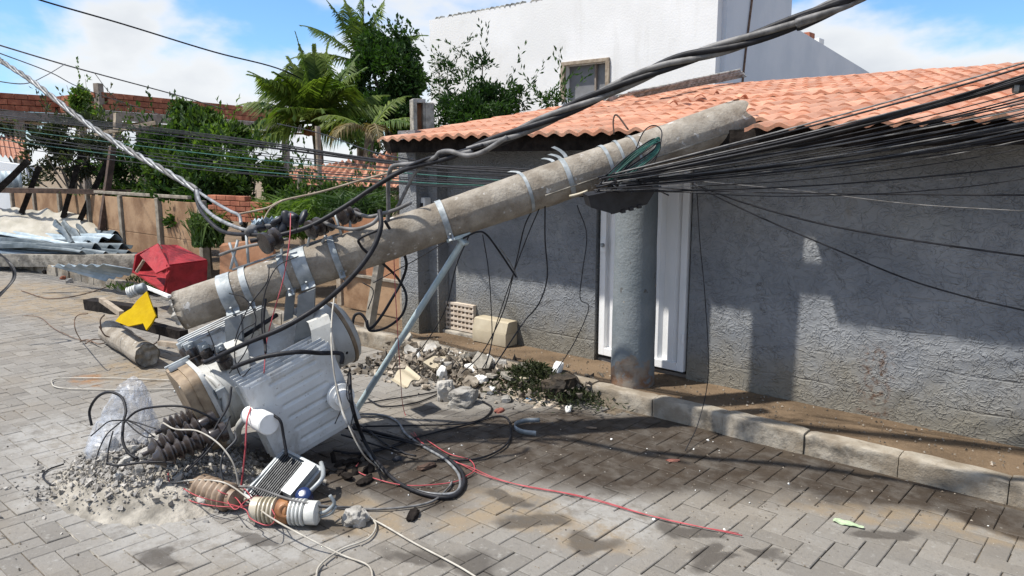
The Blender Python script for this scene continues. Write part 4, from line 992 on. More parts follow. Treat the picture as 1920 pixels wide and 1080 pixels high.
# ------------------------------------------------------------------ brown fence along the pavement
YF = 4.95
fence = thing('brown_fence', 'long low brown board fence with grey posts along the pavement', 'fence', (-13, YF, ZP))
fz = 1.13
xs = [-17.6, -16.3, -15.0, -13.7, -12.4, -11.1, -9.85]
for i in range(len(xs) - 1):
    xa, xb = xs[i] + .06, xs[i + 1] - .06
    hgt = fz + ru(-.03, .03)
    for (za, zb_) in ((ZP, ZP + (hgt - ZP) * .47), (ZP + (hgt - ZP) * .475, hgt)):
        m = MB(); m.bbox(((xa + xb) / 2, YF + ru(-.01, .01), (za + zb_) / 2), (xb - xa, .035, zb_ - za), .008); m.build('panel', 'panel', fence)
for x in xs:
    m = MB(); m.bbox((x, YF - .01, (ZP + fz + .02) / 2), (.10, .10, fz + .02 - ZP), .01); m.build('post', 'fpost', fence)
m = MB(); m.bbox((-13.9, YF + .005, fz + .05), (7.4, .06, .045), .008); m.build('top_rail', 'fpost', fence)
f2 = thing('orange_fence', 'orange brown board fence beside the grey house pillar', 'fence', (-6.8, 4.9, ZP))
m = MB(); m.bbox((-6.22, 4.9, .8), (.95, .03, .62), .008); m.build('panel', 'panel_or', f2)
m = MB(); m.bbox((-6.22, 4.9, .29), (.95, .05, .36), .01); m.build('panel', 'panel', f2)
m = MB(); m.bbox((-6.22, 4.88, .485), (.98, .07, .03), .006); m.build('rail', 'fpost', f2)
m = MB(); m.bbox((-5.66, 4.86, .62), (.085, .085, 1.02), .008); m.build('post', 'timber', f2)
m = MB(); m.bbox((-6.76, 4.9, .6), (.08, .08, .95), .008); m.build('post', 'timber', f2)
a, b = D(692, 617, 6.6), D(716, 468, 6.6); m = MB(); A_, e1, e2 = basis(b - a); m.bbox((a + b) / 2, ((b - a).length, .07, .07), .006, A_, e1, e2)
tag(m.build('grey_post', 'fpost', None, False, a), 'leaning grey stone post in front of the orange fence panel', 'post')
m = MB(); pts = [D(412, 462, 8.3), D(418, 456, 8.3), D(500, 448, 8.1), D(512, 460, 8.1), D(512, 515, 8.1), D(412, 520, 8.3)]; m.prism(pts, (0, 1, .05), .03)
tag(m.build('board', 'panel_or', None, False, D(460, 515, 8.2)), 'loose orange board with rounded corners leaning behind the pole clamps', 'board')
m = MB(); m.prism([D(590, 418, 8.0), D(640, 402, 7.8), D(640, 450, 7.8), D(592, 455, 8.0)], (0, 1, .05), .03)
tag(m.build('board', 'panel', None, False, D(615, 450, 7.9)), 'short brown board standing behind the spool insulators', 'board')
for k, (a_, b_, w_, lab) in enumerate((((150, 412, 12.7), (210, 285, 12.7), .10, 'dark leaning timber post standing over the cream tarpaulin, the one in the middle'),
                   ((118, 408, 13.0), (152, 288, 13.0), .10, 'dark leaning timber post bearing the rail, left of the middle one'),
                   ((190, 432, 12.3), (212, 275, 12.3), .11, 'tall dark timber post leaning beside the cream tarpaulin, last before the square panel'),
                   ((40, 400, 13.2), (74, 312, 13.2), .10, 'short dark timber post leaning at the grey zinc hoarding'))):
    timber('timber_post', lab, a_, b_, w_, w_, 'timber_dark' if k != 2 else 'rust', 'post', 'dark leaning posts at the brown fence')
timber('timber_rail', 'long bowed rail laid across the dark leaning posts', (-40, 356, 13.0), (275, 361, 12.3), .07, .10, 'rust', 'rail')
timber('timber_rail', 'dark slanting timber rail crossing the picture corner above the tarpaulin', (-40, 392, 9.5), (52, 302, 9.5), .07, .08, 'timber_dark', 'rail')
timber('roof_batten', 'pale broken batten sticking out of the bushes under the brick building', (180, 252, 13.0), (294, 230, 12.5), .08, .08, 'timber', 'timber')
timber('timber_post', 'short weathered post stub rising from the bushes before the brick building', (219, 262, 13.0), (221, 213, 13.0), .13, .13, 'timber', 'post')
hz = thing('zinc_hoarding', 'grey corrugated zinc hoarding beyond the fence', 'hoarding', D(10, 352, 13))
m = MB(); A, B = D(-60, 352, 13.5), D(42, 352, 12.8); m.grid(lambda u, v: A.lerp(B, u) + Vector((0, 0, v * .28)) + Vector((.5, -.8, 0)) * .02 * math.sin(u * 60), 60, 1, .004); m.build('sheet', 'zinc', hz, True)
bw = thing('low_brick_wall', 'low red brick wall overgrown by the green bushes', 'wall', D(445, 398, 9.3))
A, B = D(405, 400, 9.6), D(500, 402, 9.0); ax = (B - A); ax.z = 0; dirx = ax.normalized(); ny = Vector((-dirx.y, dirx.x, 0))
ang = math.atan2(dirx.y, dirx.x)
bm_ = MB(); bm_.bbox((0, 0, 0), (.185, .09, .055), .005); bme = bpy.data.meshes.new('brick'); bme.from_pydata([v[:] for v in bm_.v], [], bm_.f); bme.materials.append(M['brick'])
for r_ in range(5):
    for c_ in range(int(ax.length / .195) + 1):
        if r_ == 4 and rnd() < .4: continue
        inst('brick', bme, bw, A + dirx * (c_ * .195 + (.09 if r_ % 2 else 0)) + Vector((0, 0, -.05 + r_ * .063)) + ny * ru(-.004, .004), (0, 0, ang + ru(-.02, .02)))
# low tiled shed left of the house
sh = thing('tiled_shed', 'low shed roof of weathered clay tiles behind the grey pillar', 'shed', D(640, 345, 10.5))
A, B, Cc, Dd = D(494, 343, 10.8), D(760, 352, 9.6), D(760, 282, 11.6), D(560, 322, 12.2)
m = MB(); n_ = (B - A).cross(Dd - A).normalized()
m.grid(lambda u, v: A.lerp(B, u).lerp(Dd.lerp(Cc, u), v) + n_ * (.03 * math.sin(u * 17 * 6.283) + .03 * ((v * 9) % 1.0)), 136, 45)
tag(m.build('roof', 'old_tile', sh, True, ang=60))
for px in (562, 600, 690):
    m = MB(); p = D(px, 350, 10.3); m.cyl(Vector((p.x, p.y, 0)), Vector((p.x, p.y, p.z + (.8 if px == 600 else .15))), .035); m.build('post', 'timber', sh)
m = MB(); a, b = D(500, 350, 10.7), D(755, 358, 9.6); m.box((a + b) / 2, ((b - a).length, .08, .08), *[(b - a).normalized()] + list(reversed(basis(b - a)[1:]))); m.build('beam', 'timber_dark', sh)
m = MB(); p = D(790, 250, 9.6); zt = D(790, 188, 9.6).z
ch = thing('column_stub', 'unfinished concrete column stub rising behind the salmon roof corner', 'column', (p.x, p.y, 0))
dxx = c2w(.95, 0, .3); dxx.z = 0; dxx.normalize(); dyy = Vector((-dxx.y, dxx.x, 0))
c_ = Vector((p.x, p.y, 0))
for (o_, w_) in ((-.095, .05), (.02, .03)):
    m = MB(); m.bbox(c_ + dxx * o_ + Vector((0, 0, zt / 2)), (w_, .24, zt), .006, dxx, dyy); m.build('upright', 'concrete_dirty', ch)
m = MB(); m.bbox(c_ + dxx * .09 + Vector((0, 0, zt / 2 - .02)), (.11, .25, zt - .04), .012, dxx, dyy); m.build('upright', 'concrete_dirty', ch)
m = MB(); m.box(c_ + dxx * -.04 + dyy * .05 + Vector((0, 0, zt / 2 - .02)), (.1, .1, zt - .06), dxx, dyy); m.build('core', 'panel_or', ch)
m = MB(); m.bbox(c_ + dxx * -.04 + Vector((0, 0, zt - .02)), (.16, .245, .05), .008, dxx, dyy); m.build('cap', 'concrete', ch)

# ------------------------------------------------------------------ white building behind
YB = 14.0
wb = thing('white_building', 'tall white rendered building with a blue grey side wall behind the house', 'building', (-11, YB, 0))
a, b = Yp(805, 40, YB), Yp(1344, 60, YB); XL, XR, HT = a.x, b.x, a.z + .03
wp0, wp1 = Yp(1060, 124, YB), Yp(1136, 180, YB)
wx0, wx1, wz1, wz0 = wp0.x, wp1.x, wp0.z, wp1.z - .05
m = MB()
for (xa, xb, za, zb_) in ((XL, wx0, 0, HT), (wx1, XR, 0, HT), (wx0, wx1, 0, wz0), (wx0, wx1, wz1, HT)):
    m.box(((xa + xb) / 2, YB + .1, (za + zb_) / 2), (xb - xa, .2, zb_ - za))
wall_ = m.build('wall', 'white_wall', wb)
m = MB(); m.box((XR - .0, YB + 1.75, HT / 2 + .2), (.2, 3.1, HT + .4)); m.box((XL + .1, YB + 4.2, HT / 2 - .05), (.2, 8, HT - .1)); m.box(((XL + XR) / 2, YB + 1.75, HT - .12), (XR - XL - .3, 3.0, .1)); m.build('wall', 'side_wall', wb)
m = MB(); y0_, y1_ = YB + 3.3, 23.0
m.prism([(XR - .1, y0_, 0), (XR - .1, y0_, 4.66), (XR - .1, y1_, 4.12), (XR - .1, y1_, 0)], (1, 0, 0), .2); m.build('wall', 'side_wall', wb)
wi = MB(); wi.box(((wx0 + wx1) / 2, YB + .17, (wz0 + wz1) / 2), (wx1 - wx0, .02, wz1 - wz0)); wi_o = wi.build('window', 'glass_dull', wb); ORG[wi_o.name] = ORG[wb.name]
m = MB(); t_ = .09
m.bbox(((wx0 + wx1) / 2, YB - .01, wz1 + .045), (wx1 - wx0 + .18, .08, .08), .01); m.bbox((wx0 - .05, YB - .01, (wz0 + wz1) / 2), (.11, .08, wz1 - wz0 + .02), .01); m.bbox((wx1 + .05, YB - .01, (wz0 + wz1) / 2), (.10, .08, wz1 - wz0 + .02), .01)
m.build('frame', 'timber', wi_o)
m = MB(); m.box(((wx0 + wx1) / 2 + .2, YB + .12, (wz0 + wz1) / 2), (.04, .05, wz1 - wz0)); m.build('mullion', 'mortar', wi_o)
m = MB()
for k in range(int((XR - XL) / .16)):
    if rnd() < .8: m.rock((XL + k * .16 + .05, YB + .1, HT + .02), .10, (1, 1.2, .6), 1, .2, Matrix.Identity(3))
tag(m.build('coping', 'fibro', wb), kind='stuff')
m = MB(); a, b = D(1425, -10, 22.0), D(1398, 150, 22.0); m.tube(spline([(XR + .12, YB + 1.6, 7), (XR + .13, YB + 1.3, 5.4), (XR + .12, YB + 1.0, 3.5), (XR + .12, YB + .9, 2.0)], 5), .022, 5); m.build('wall_cable', 'rustwire', wb)
for k, (px, py) in enumerate(((1517, 63), (1535, 72))):
    r = ray(px, py); t = (XR - r.x * 0) / r.x; p = O + r * (XR / r.x)
    z_ = 4.66 - .54 * (p.y - y0_) / (y1_ - y0_)
    m = MB(); m.bbox((XR, p.y, z_ + .07), (.16, .34, .13), .02); m.build('parapet_block', 'white' if k else 'brick', wb)

# ------------------------------------------------------------------ unfinished brick building far left
bb = thing('brick_building', 'unfinished red brick building on posts behind the bushes', 'building', D(185, 300, 26))
ZT, ZB = D(185, 172, 23.6).z, D(185, 206, 23.6).z
def ground_at(px, py, z): p = D(px, py, z); return Vector((p.x, p.y, 0))
Bc = ground_at(185, 172, 23.6); Cc_ = ground_at(560, 210, 33.0); Ac = ground_at(112, 181, 25.3); Lc = ground_at(-60, 168, 23.2)
nbr = 0
bw_mesh = {}
hb = (ZT - ZB) / 3
brk = MB(); brk.bbox((0, 0, 0), (.385, .14, hb - .02), .008); bmesh_ = bpy.data.meshes.new('brick'); bmesh_.from_pydata([v[:] for v in brk.v], [], brk.f); bmesh_.materials.append(M['brick'])
for (P0, P1) in ((Bc, Cc_), (Ac, Bc), (Lc, Ac)):
    dx = P1 - P0; L = dx.length; d_ = dx.normalized(); n_ = Vector((d_.y, -d_.x, 0)); ang = math.atan2(d_.y, d_.x)
    if n_.dot(Vector((0, 0, 0)) - P0) < 0: n_ = -n_
    m = MB(); m.box((P0 + P1) / 2 - n_ * .035 + Vector((0, 0, (ZT + ZB) / 2)), (L, .06, ZT - ZB - .02), d_, n_); wl_ = m.build('wall', 'mortar', bb); ORG[wl_.name] = ORG[bb.name]
    for r_ in range(3):
        for c_ in range(int(L / .40)):
            if rnd() < .015: continue
            u = c_ * .40 + .2 + (.2 if r_ % 2 else 0)
            if u > L - .18: continue
            nbr += 1
            inst('brick', bmesh_, wl_, P0 + d_ * u + n_ * (.065 + ru(-.006, .006)) + Vector((0, 0, ZB + (r_ + .5) * hb)), (0, 0, ang))
    m = MB(); m.box((P0 + P1) / 2 + Vector((0, 0, ZB - .15)) + n_ * .03, (L + .2, .22, .28), d_, n_); m.build('ring_beam', 'mortar', bb)
    for f in ((.15, .5, .9) if L > 6 else (.5,)):
        c = P0 + d_ * (L * f); m = MB(); m.box(c + Vector((0, 0, (ZB - .3) / 2)), (.24, .22, ZB - .3), d_, n_); m.build('post', 'mortar', bb)
m = MB(); m.box((Bc.x, Bc.y, (ZT + .25) / 2), (.2, .2, ZT + .25), *[(Cc_ - Bc).normalized(), Vector((-(Cc_ - Bc).normalized().y, (Cc_ - Bc).normalized().x, 0))]); m.build('corner_post', 'mortar', bb)
m = MB(); far = (Cc_ + Lc) / 2 + Fv * 4; m.add([Lc + Vector((0, 0, ZB - .32)), Ac + Vector((0, 0, ZB - .32)), Bc + Vector((0, 0, ZB - .32)), Cc_ + Vector((0, 0, ZB - .32)), Cc_ + Fv * 3 + Vector((0, 0, ZB - .32)), Lc + Fv * 8 + Vector((0, 0, ZB - .32))], [(0, 1, 2, 3, 4, 5)]); m.build('floor_slab', 'mortar', bb)
fh = thing('far_house', 'small distant house with a clay tiled roof past the dark bush', 'house', D(20, 320, 22))
A, B, Cc, Dd = D(-50, 285, 21), D(58, 300, 20), D(44, 256, 24), D(-50, 253, 24.5)
m = MB(); n_ = (B - A).cross(Dd - A).normalized(); m.grid(lambda u, v: A.lerp(B, u).lerp(Dd.lerp(Cc, u), v) + n_ * .04 * math.sin(u * 11 * 6.283), 90, 6); m.build('roof', 'old_tile', fh, True)
m = MB(); c = (A + B) / 2; m.box((c.x, c.y, c.z / 2 - .1), ((B - A).length * .95, .2, c.z - .1), (B - A).normalized()); m.build('wall', 'side_wall', fh)

# ------------------------------------------------------------------ plants
def leaf(mb, p, d, size, asp=.42):
    d = d.normalized(); s_ = d.cross(Vector((rnd() - .5, rnd() - .5, rnd() - .5))); s_ = s_.normalized() if s_.length > 1e-4 else Vector((1, 0, 0))
    n = len(mb.v); up_ = d.cross(s_) * size * .12
    mb.v += [p, p + d * size * .5 + s_ * size * asp * .5 + up_, p + d * size, p + d * size * .5 - s_ * size * asp * .5 + up_]; mb.f.append((n, n + 1, n + 2, n + 3))
def crown(mb, blobs, n, size, asp=.45, gap=-.12, freq=1.6, updir=.35):
    w_ = [b[1] * b[2] * b[3] if len(b) > 3 else b[1] ** 3 for b in blobs]; tot = sum(w_); k = 0; tries = 0
    sd = Vector((ru(0, 99), ru(0, 99), ru(0, 99)))
    while k < n and tries < n * 6:
        tries += 1; r_ = rnd() * tot
        for b, ww in zip(blobs, w_):
            r_ -= ww
            if r_ <= 0: break
        c = b[0]; R3 = (b[1], b[2], b[3]) if len(b) > 3 else (b[1],) * 3
        d = Vector((random.gauss(0, 1), random.gauss(0, 1), random.gauss(0, 1))).normalized()
        rr = (.35 + .65 * rnd() ** .55) * (1 + .28 * noise.noise(d * 2.2 + c * 3))
        p = c + Vector((d.x * R3[0], d.y * R3[1], d.z * R3[2])) * rr
        if noise.noise(p * freq + sd) < gap + (.18 if rr > .85 else 0): continue
        dd = d * .6 + Vector((rnd() - .5, rnd() - .5, rnd() - .5)) * 1.4 + Vector((0, 0, updir * (rnd() - .2)))
        leaf(mb, p, dd, size * ru(.6, 1.3), asp); k += 1
def plant(name, label, cat, base, blobs, n, size, mat, trunk_r=.05, group=None, limbs=5, asp=.45, gap=-.12, freq=1.6, sprays=0):
    t = thing(name, label, cat, base, group); base = Vector(base); m = MB(); top = sum((b[0] for b in blobs), Vector()) / len(blobs)
    fork = base.lerp(top, .45); m.tube(spline([base, base.lerp(fork, .5) + Vector((ru(-.05, .05), ru(-.05, .05), 0)), fork, base.lerp(top, .8)], 4), [trunk_r * (1 - .045 * q) for q in range(13)], 7)
    for b in blobs[:limbs * 2]:
        m.tube(spline([fork + Vector((ru(-.04, .04), ru(-.04, .04), ru(-.2, .1))), fork.lerp(b[0], .5) + Vector((ru(-.1, .1), ru(-.1, .1), ru(-.05, .12))), b[0]], 3), [trunk_r * .5 * (1 - .1 * q) for q in range(7)], 5)
    m.build('trunk', 'bark', t, True)
    m = MB(); crown(m, blobs, n, size, asp, gap, freq)
    for _ in range(sprays):
        b = random.choice(blobs); d = Vector((random.gauss(0, .6), random.gauss(0, .6), abs(random.gauss(.7, .5)))).normalized(); R3 = b[1]
        s0 = b[0] + d * R3 * .8
        for q in range(16): leaf(m, s0 + d * (q * size * .45) + Vector((ru(-1, 1), ru(-1, 1), ru(-1, 1))) * size * .35, d + Vector((rnd() - .5, rnd() - .5, rnd() - .3)) * 1.6, size * ru(.7, 1.2), asp)
    m.build('crown', mat, t); return t
def pxblob(px, py, z, rpx, sq=1.0): r = rpx * z / FOC; return (D(px, py, z), r, r, r * sq)
def gb(px, py, z): p = D(px, py, z); return (p.x, p.y, -.05)
plant('tree', 'tall dense dark green tree against the corner of the white building', 'tree', gb(742, 300, 17), [pxblob(700, 130, 16.8, 44), pxblob(755, 190, 16.5, 46), pxblob(735, 80, 17, 36, 1.3), pxblob(705, 100, 17, 38), pxblob(768, 82, 17, 26, 1.5), pxblob(740, 140, 16.6, 52), pxblob(695, 165, 17, 45), pxblob(765, 150, 17, 34), pxblob(720, 215, 16.6, 58), pxblob(770, 225, 16.8, 45), pxblob(675, 225, 17, 45), pxblob(735, 265, 16.6, 55)], 16000, .13, 'leaf_dark', .12, asp=.5, sprays=5)
plant('tree', 'feathery dark green tree in front of the white wall', 'tree', gb(905, 250, 13), [pxblob(905, 150, 13, 34), pxblob(885, 175, 13, 40), pxblob(940, 175, 13, 36), pxblob(865, 205, 12.8, 45), pxblob(925, 205, 12.8, 48), pxblob(975, 190, 13, 22), pxblob(900, 235, 12.6, 60), pxblob(830, 225, 13, 30), pxblob(905, 122, 13, 18)], 8200, .10, 'leaf_dark', .05, asp=.34, gap=-.16, freq=2.4, sprays=14)
plant('sapling', 'thin open sapling before the left edge of the white wall', 'tree', gb(830, 250, 13.5), [pxblob(822, 115, 13.5, 14), pxblob(840, 135, 13.5, 20), pxblob(825, 170, 13.5, 22), pxblob(845, 190, 13.5, 22)], 700, .09, 'leaf_dark', .018, asp=.32, gap=-.1, sprays=8)
plant('sapling', 'small dark plant tip below the window of the white building', 'plant', gb(1040, 220, 12.5), [pxblob(1035, 190, 12.5, 14), pxblob(1060, 182, 12.5, 10), pxblob(1015, 188, 12.5, 8)], 240, .1, 'leaf_dark', .02, asp=.32, sprays=8)
plant('citrus_tree', 'bright green citrus tree in front of the brick building', 'tree', gb(370, 300, 14), [pxblob(358, 195, 14, 18), pxblob(350, 215, 14, 26), pxblob(375, 235, 14, 34), pxblob(400, 250, 14, 34), pxblob(345, 250, 14, 26), pxblob(440, 255, 14.2, 24)], 3600, .13, 'leaf_mid', .05, asp=.5, gap=-.05, sprays=0)
plant('bush', 'dark bare-stemmed bush behind the leaning posts', 'bush', gb(150, 370, 15.5), [pxblob(130, 255, 15.5, 42), pxblob(95, 275, 15.5, 40), pxblob(175, 260, 15.5, 45), pxblob(70, 300, 15.7, 26), pxblob(150, 300, 15.5, 40), pxblob(55, 330, 15.8, 24), pxblob(210, 285, 15.5, 30), pxblob(110, 310, 15.5, 30)], 5200, .11, 'leaf_grey', .05, asp=.4, gap=-.02, freq=2.5, sprays=30)
m = MB()
for k in range(16):
    a = D(140 + 6 * k + ru(-15, 15), 378, 15.4); b = D(90 + 10 * k + ru(-15, 15), 290, 15.5); m.tube(spline([Vector((a.x, a.y, .1)), a, a.lerp(b, .5) + Vector((ru(-.08, .08), 0, 0)), b], 3), ru(.008, .018), 5)
tag(m.build('stems', 'bark', bpy.data.objects.get('bush')) if False else m.build('bare_stems', 'bark', None, True, D(150, 378, 15.4)), 'cluster of bare brown stems under the dark bush', 'shrub')
plant('creeper', 'flowering creeper climbing the corner of the brick building', 'creeper', gb(165, 300, 22.5), [pxblob(160, 165, 22.5, 16), pxblob(150, 185, 22.4, 22), pxblob(135, 200, 22.4, 20), pxblob(175, 190, 22.3, 16), pxblob(190, 225, 22.3, 18), pxblob(150, 215, 22.4, 22), pxblob(125, 160, 22.6, 7), pxblob(160, 148, 22.6, 7)], 1700, .13, 'leaf_light', .03, asp=.5, gap=.0, sprays=1)
hedge_spots = [((250, 320), 55, 13.2, 'leaf_mid', 'bright leafy shrub behind the last leaning post'), ((320, 330), 60, 12.2, 'leaf_mid', 'broad green shrub behind the square fence panel'), ((390, 330), 55, 11.2, 'leaf_mid', 'green shrub above the low brick wall'), ((450, 310), 52, 11.6, 'leaf_dark', 'dark shrub between the citrus tree and the palm'), ((300, 285), 45, 13, 'leaf_dark', 'dark shrub under the pale broken batten'), ((500, 340), 40, 10.6, 'leaf_mid', 'low shrub at the tip of the shed roof'), ((415, 275), 42, 13, 'leaf_light', 'light green shrub below the citrus tree'), ((370, 400), 42, 11.0, 'leaf_dark', 'dark shrub filling the gap in the brown fence')]
for (xy, rp_, z, mat, lab) in hedge_spots:
    x, y = xy
    plant('shrub', lab, 'shrub', gb(x, 400, z), [pxblob(x, y, z, rp_ * .8), pxblob(x - rp_ * .5, y + rp_ * .4, z, rp_ * .7), pxblob(x + rp_ * .5, y + rp_ * .35, z, rp_ * .7), pxblob(x, y + rp_ * .9, z, rp_ * .9), pxblob(x + ru(-1, 1) * rp_ * .5, y - rp_ * .5, z, rp_ * .5)], 3000, .10, mat, .03, 'shrubs behind the brown fence', asp=.5, gap=-.12, freq=2.2, sprays=10)
def reed_clump(label, px0, px1, py0, py1, z, n, mat):
    t = thing('reed_clump', label, 'grass', gb((px0 + px1) / 2, py1, z), 'tall grasses behind the orange fence'); m = MB()
    for k in range(n):
        b = D(ru(px0, px1), py1 + ru(-10, 10), z + ru(-.4, .4)); tip = D(ru(px0 - 15, px1 + 15), ru(py0, (py0 + py1) / 2), z + ru(-.5, .5)); mid = b.lerp(tip, .6) + Vector((ru(-.1, .1), ru(-.1, .1), .06)); tip.z -= ru(0, .15)
        s_ = (tip - b).cross(Vector((rnd() - .5, rnd() - .5, .1))).normalized() * ru(.006, .014); i = len(m.v)
        m.v += [b - s_, b + s_, mid + s_, mid - s_, tip]; m.f += [(i, i + 1, i + 2, i + 3), (i + 3, i + 2, i + 4)]
    m.build('blades', mat, t)
reed_clump('tall pale grass behind the loose orange board', 480, 600, 355, 440, 9.2, 650, 'leaf_light')
reed_clump('tall green grass between the grass tuft and the grey pillar', 590, 735, 345, 430, 8.8, 750, 'leaf_mid')
reed_clump('bamboo-like grass in the gap beside the square fence panel', 360, 420, 380, 455, 9.6, 420, 'leaf_mid')
plant('shrub', 'leafy shrub under the shed roof beside the grey pillar', 'shrub', gb(660, 420, 9.4), [pxblob(620, 380, 9.4, 38), pxblob(680, 385, 9.4, 45), pxblob(715, 370, 9.3, 30), pxblob(560, 385, 9.6, 40), pxblob(650, 420, 9.4, 45), pxblob(585, 350, 9.8, 20)], 3200, .075, 'leaf_mid', .03, 'shrubs behind the brown fence', asp=.4, gap=-.02, freq=2.6, sprays=25)
plant('far_tree', 'grey green distant tree seen under the brick building', 'tree', gb(30, 280, 30), [pxblob(20, 228, 30, 24), pxblob(50, 232, 30, 18), pxblob(-10, 235, 30, 22), pxblob(35, 240, 30, 20)], 1500, .26, 'leaf_grey', .1, asp=.5, gap=.0)
def frond(parent, root, tip_dir, length, droop, mat='palm', nl=76, leaf_len=.60, twist=0):
    m = MB(); d = tip_dir.normalized(); hor = Vector((d.x, d.y, 0)); hor = hor.normalized() if hor.length > .05 else Vector((1, 0, 0)); pts = []; p = Vector(root); dd = d.copy()
    for k in range(13):
        pts.append(p.copy()); p = p + dd * (length / 12); dd = (dd + Vector((0, 0, -droop * (.3 + k / 12)))).normalized()
    m.tube(pts, [.022 * (1 - k / 13.5) + .003 for k in range(13)], 5)
    for k in range(nl):
        u = .12 + .88 * k / nl; i = min(int(u * 12), 11); q = pts[i].lerp(pts[i + 1], u * 12 - i); T = (pts[i + 1] - pts[i]).normalized(); side = T.cross(Vector((0, 0, 1))); side = side.normalized() if side.length > .05 else hor.cross(Vector((0, 0, 1))); upn = side.cross(T)
        ll = leaf_len * (math.sin(min(1, u * 1.15) * math.pi * .86 + .35)) * ru(.85, 1.1)
        for sg in (-1, 1):
            ld = (side * sg * .8 + T * .75 + upn * .18 + Vector((0, 0, -.28)) + Vector((ru(-.12, .12), ru(-.12, .12), ru(-.12, .12)))).normalized(); w_ = T * .016
            e = q + ld * ll * .55; e2 = q + ld * ll * .95 + Vector((0, 0, -.38 * ll)); n = len(m.v)
            m.v += [q - w_, q + w_, e + w_ * .9, e - w_ * .9, e2]; m.f += [(n, n + 1, n + 2, n + 3), (n + 3, n + 2, n + 4)]
    return m.build('frond', mat, parent)
pz = 13.0
pal = thing('palm_tree', 'young coconut palm with arching fronds beyond the shed roof', 'palm', gb(597, 320, pz))
m = MB(); c = D(592, 232, pz); m.tube(spline([Vector(gb(597, 320, pz)), D(598, 300, pz), D(594, 262, pz), c], 4), [.09 - .002 * k for k in range(13)], 9); m.build('trunk', 'bark', pal, True)
m = MB()
for k in range(6): m.rock(c + Vector((ru(-.15, .15), ru(-.15, .15), -.12)), .09, (1, 1, 1.2), 1, .1)
m.build('coconuts', 'porcelain_orange', pal)
for k, (dx, up_, dep, L, dr) in enumerate(((-.25, 1.3, 0, 1.55, .055), (.2, 1.35, .2, 1.6, .05), (-.75, .9, -.1, 1.5, .10), (.7, .95, 0, 1.5, .10), (-1, .55, .2, 1.5, .13), (1, .5, .1, 1.5, .13), (-.9, .2, -.4, 1.35, .15), (.95, .15, -.3, 1.35, .15), (-.35, .95, -.7, 1.3, .13), (.4, .9, -.7, 1.35, .13), (-.6, -.1, -.5, 1.2, .13), (.6, -.1, -.6, 1.2, .13), (-.1, 1.0, .7, 1.4, .1), (.05, .35, -1, 1.2, .16), (-.55, .7, -.5, 1.5, .12), (.5, .6, -.55, 1.45, .13), (-1, .8, .4, 1.5, .11), (1, .8, .4, 1.5, .11), (0, 1.4, .1, 1.5, .05), (-.3, .5, -.9, 1.3, .15), (.35, .45, -.9, 1.3, .15), (-.95, -.05, .1, 1.3, .14), (.55, 1.2, .4, 1.5, .07), (-.5, 1.2, .4, 1.5, .07))):
    frond(pal, c + Vector((ru(-.05, .05), ru(-.05, .05), ru(-.05, .05))), Rv * dx + Vector((0, 0, up_)) + Fv * dep, L * ru(.86, 1.0), dr * .72)
pz = 17.5
pal = thing('palm_tree', 'taller palm half hidden behind the dense dark tree', 'palm', gb(675, 300, pz)); c = D(680, 120, pz)
m = MB(); m.tube([Vector(gb(675, 300, pz)), D(676, 200, pz), c], .1, 8); m.build('trunk', 'bark', pal, True)
for (dx, up_, dep) in ((.05, 1.3, 0), (.3, 1.2, .2), (-.45, 1.1, 0), (-.8, .8, .1), (-1, .35, 0), (.8, .7, .3), (-.3, 1.3, .3)): frond(pal, c, Rv * dx + Vector((0, 0, up_)) + Fv * dep, 1.75, .09)
pz = 11.4
pal = thing('palm_tree', 'low palm with hanging dry fronds above the shed roof', 'palm', gb(692, 330, pz)); c = D(694, 250, pz)
m = MB(); m.tube([Vector(gb(690, 330, pz)), D(690, 290, pz), c], .07, 8); m.build('trunk', 'bark', pal, True)
for k, (dx, up_, dep, mt_) in enumerate(((-.3, .3, -.4, 'palm_dry'), (.15, .25, -.4, 'palm_dry'), (.3, .2, -.2, 'palm'), (-.4, .3, 0, 'palm'), (.3, .6, .2, 'palm'), (-.9, .5, .1, 'palm'), (.9, .6, 0, 'palm'))): frond(pal, c, Rv * dx + Vector((0, 0, up_)) + Fv * dep, .95, .30 if mt_ == 'palm_dry' else .15, mt_, 34, .34)

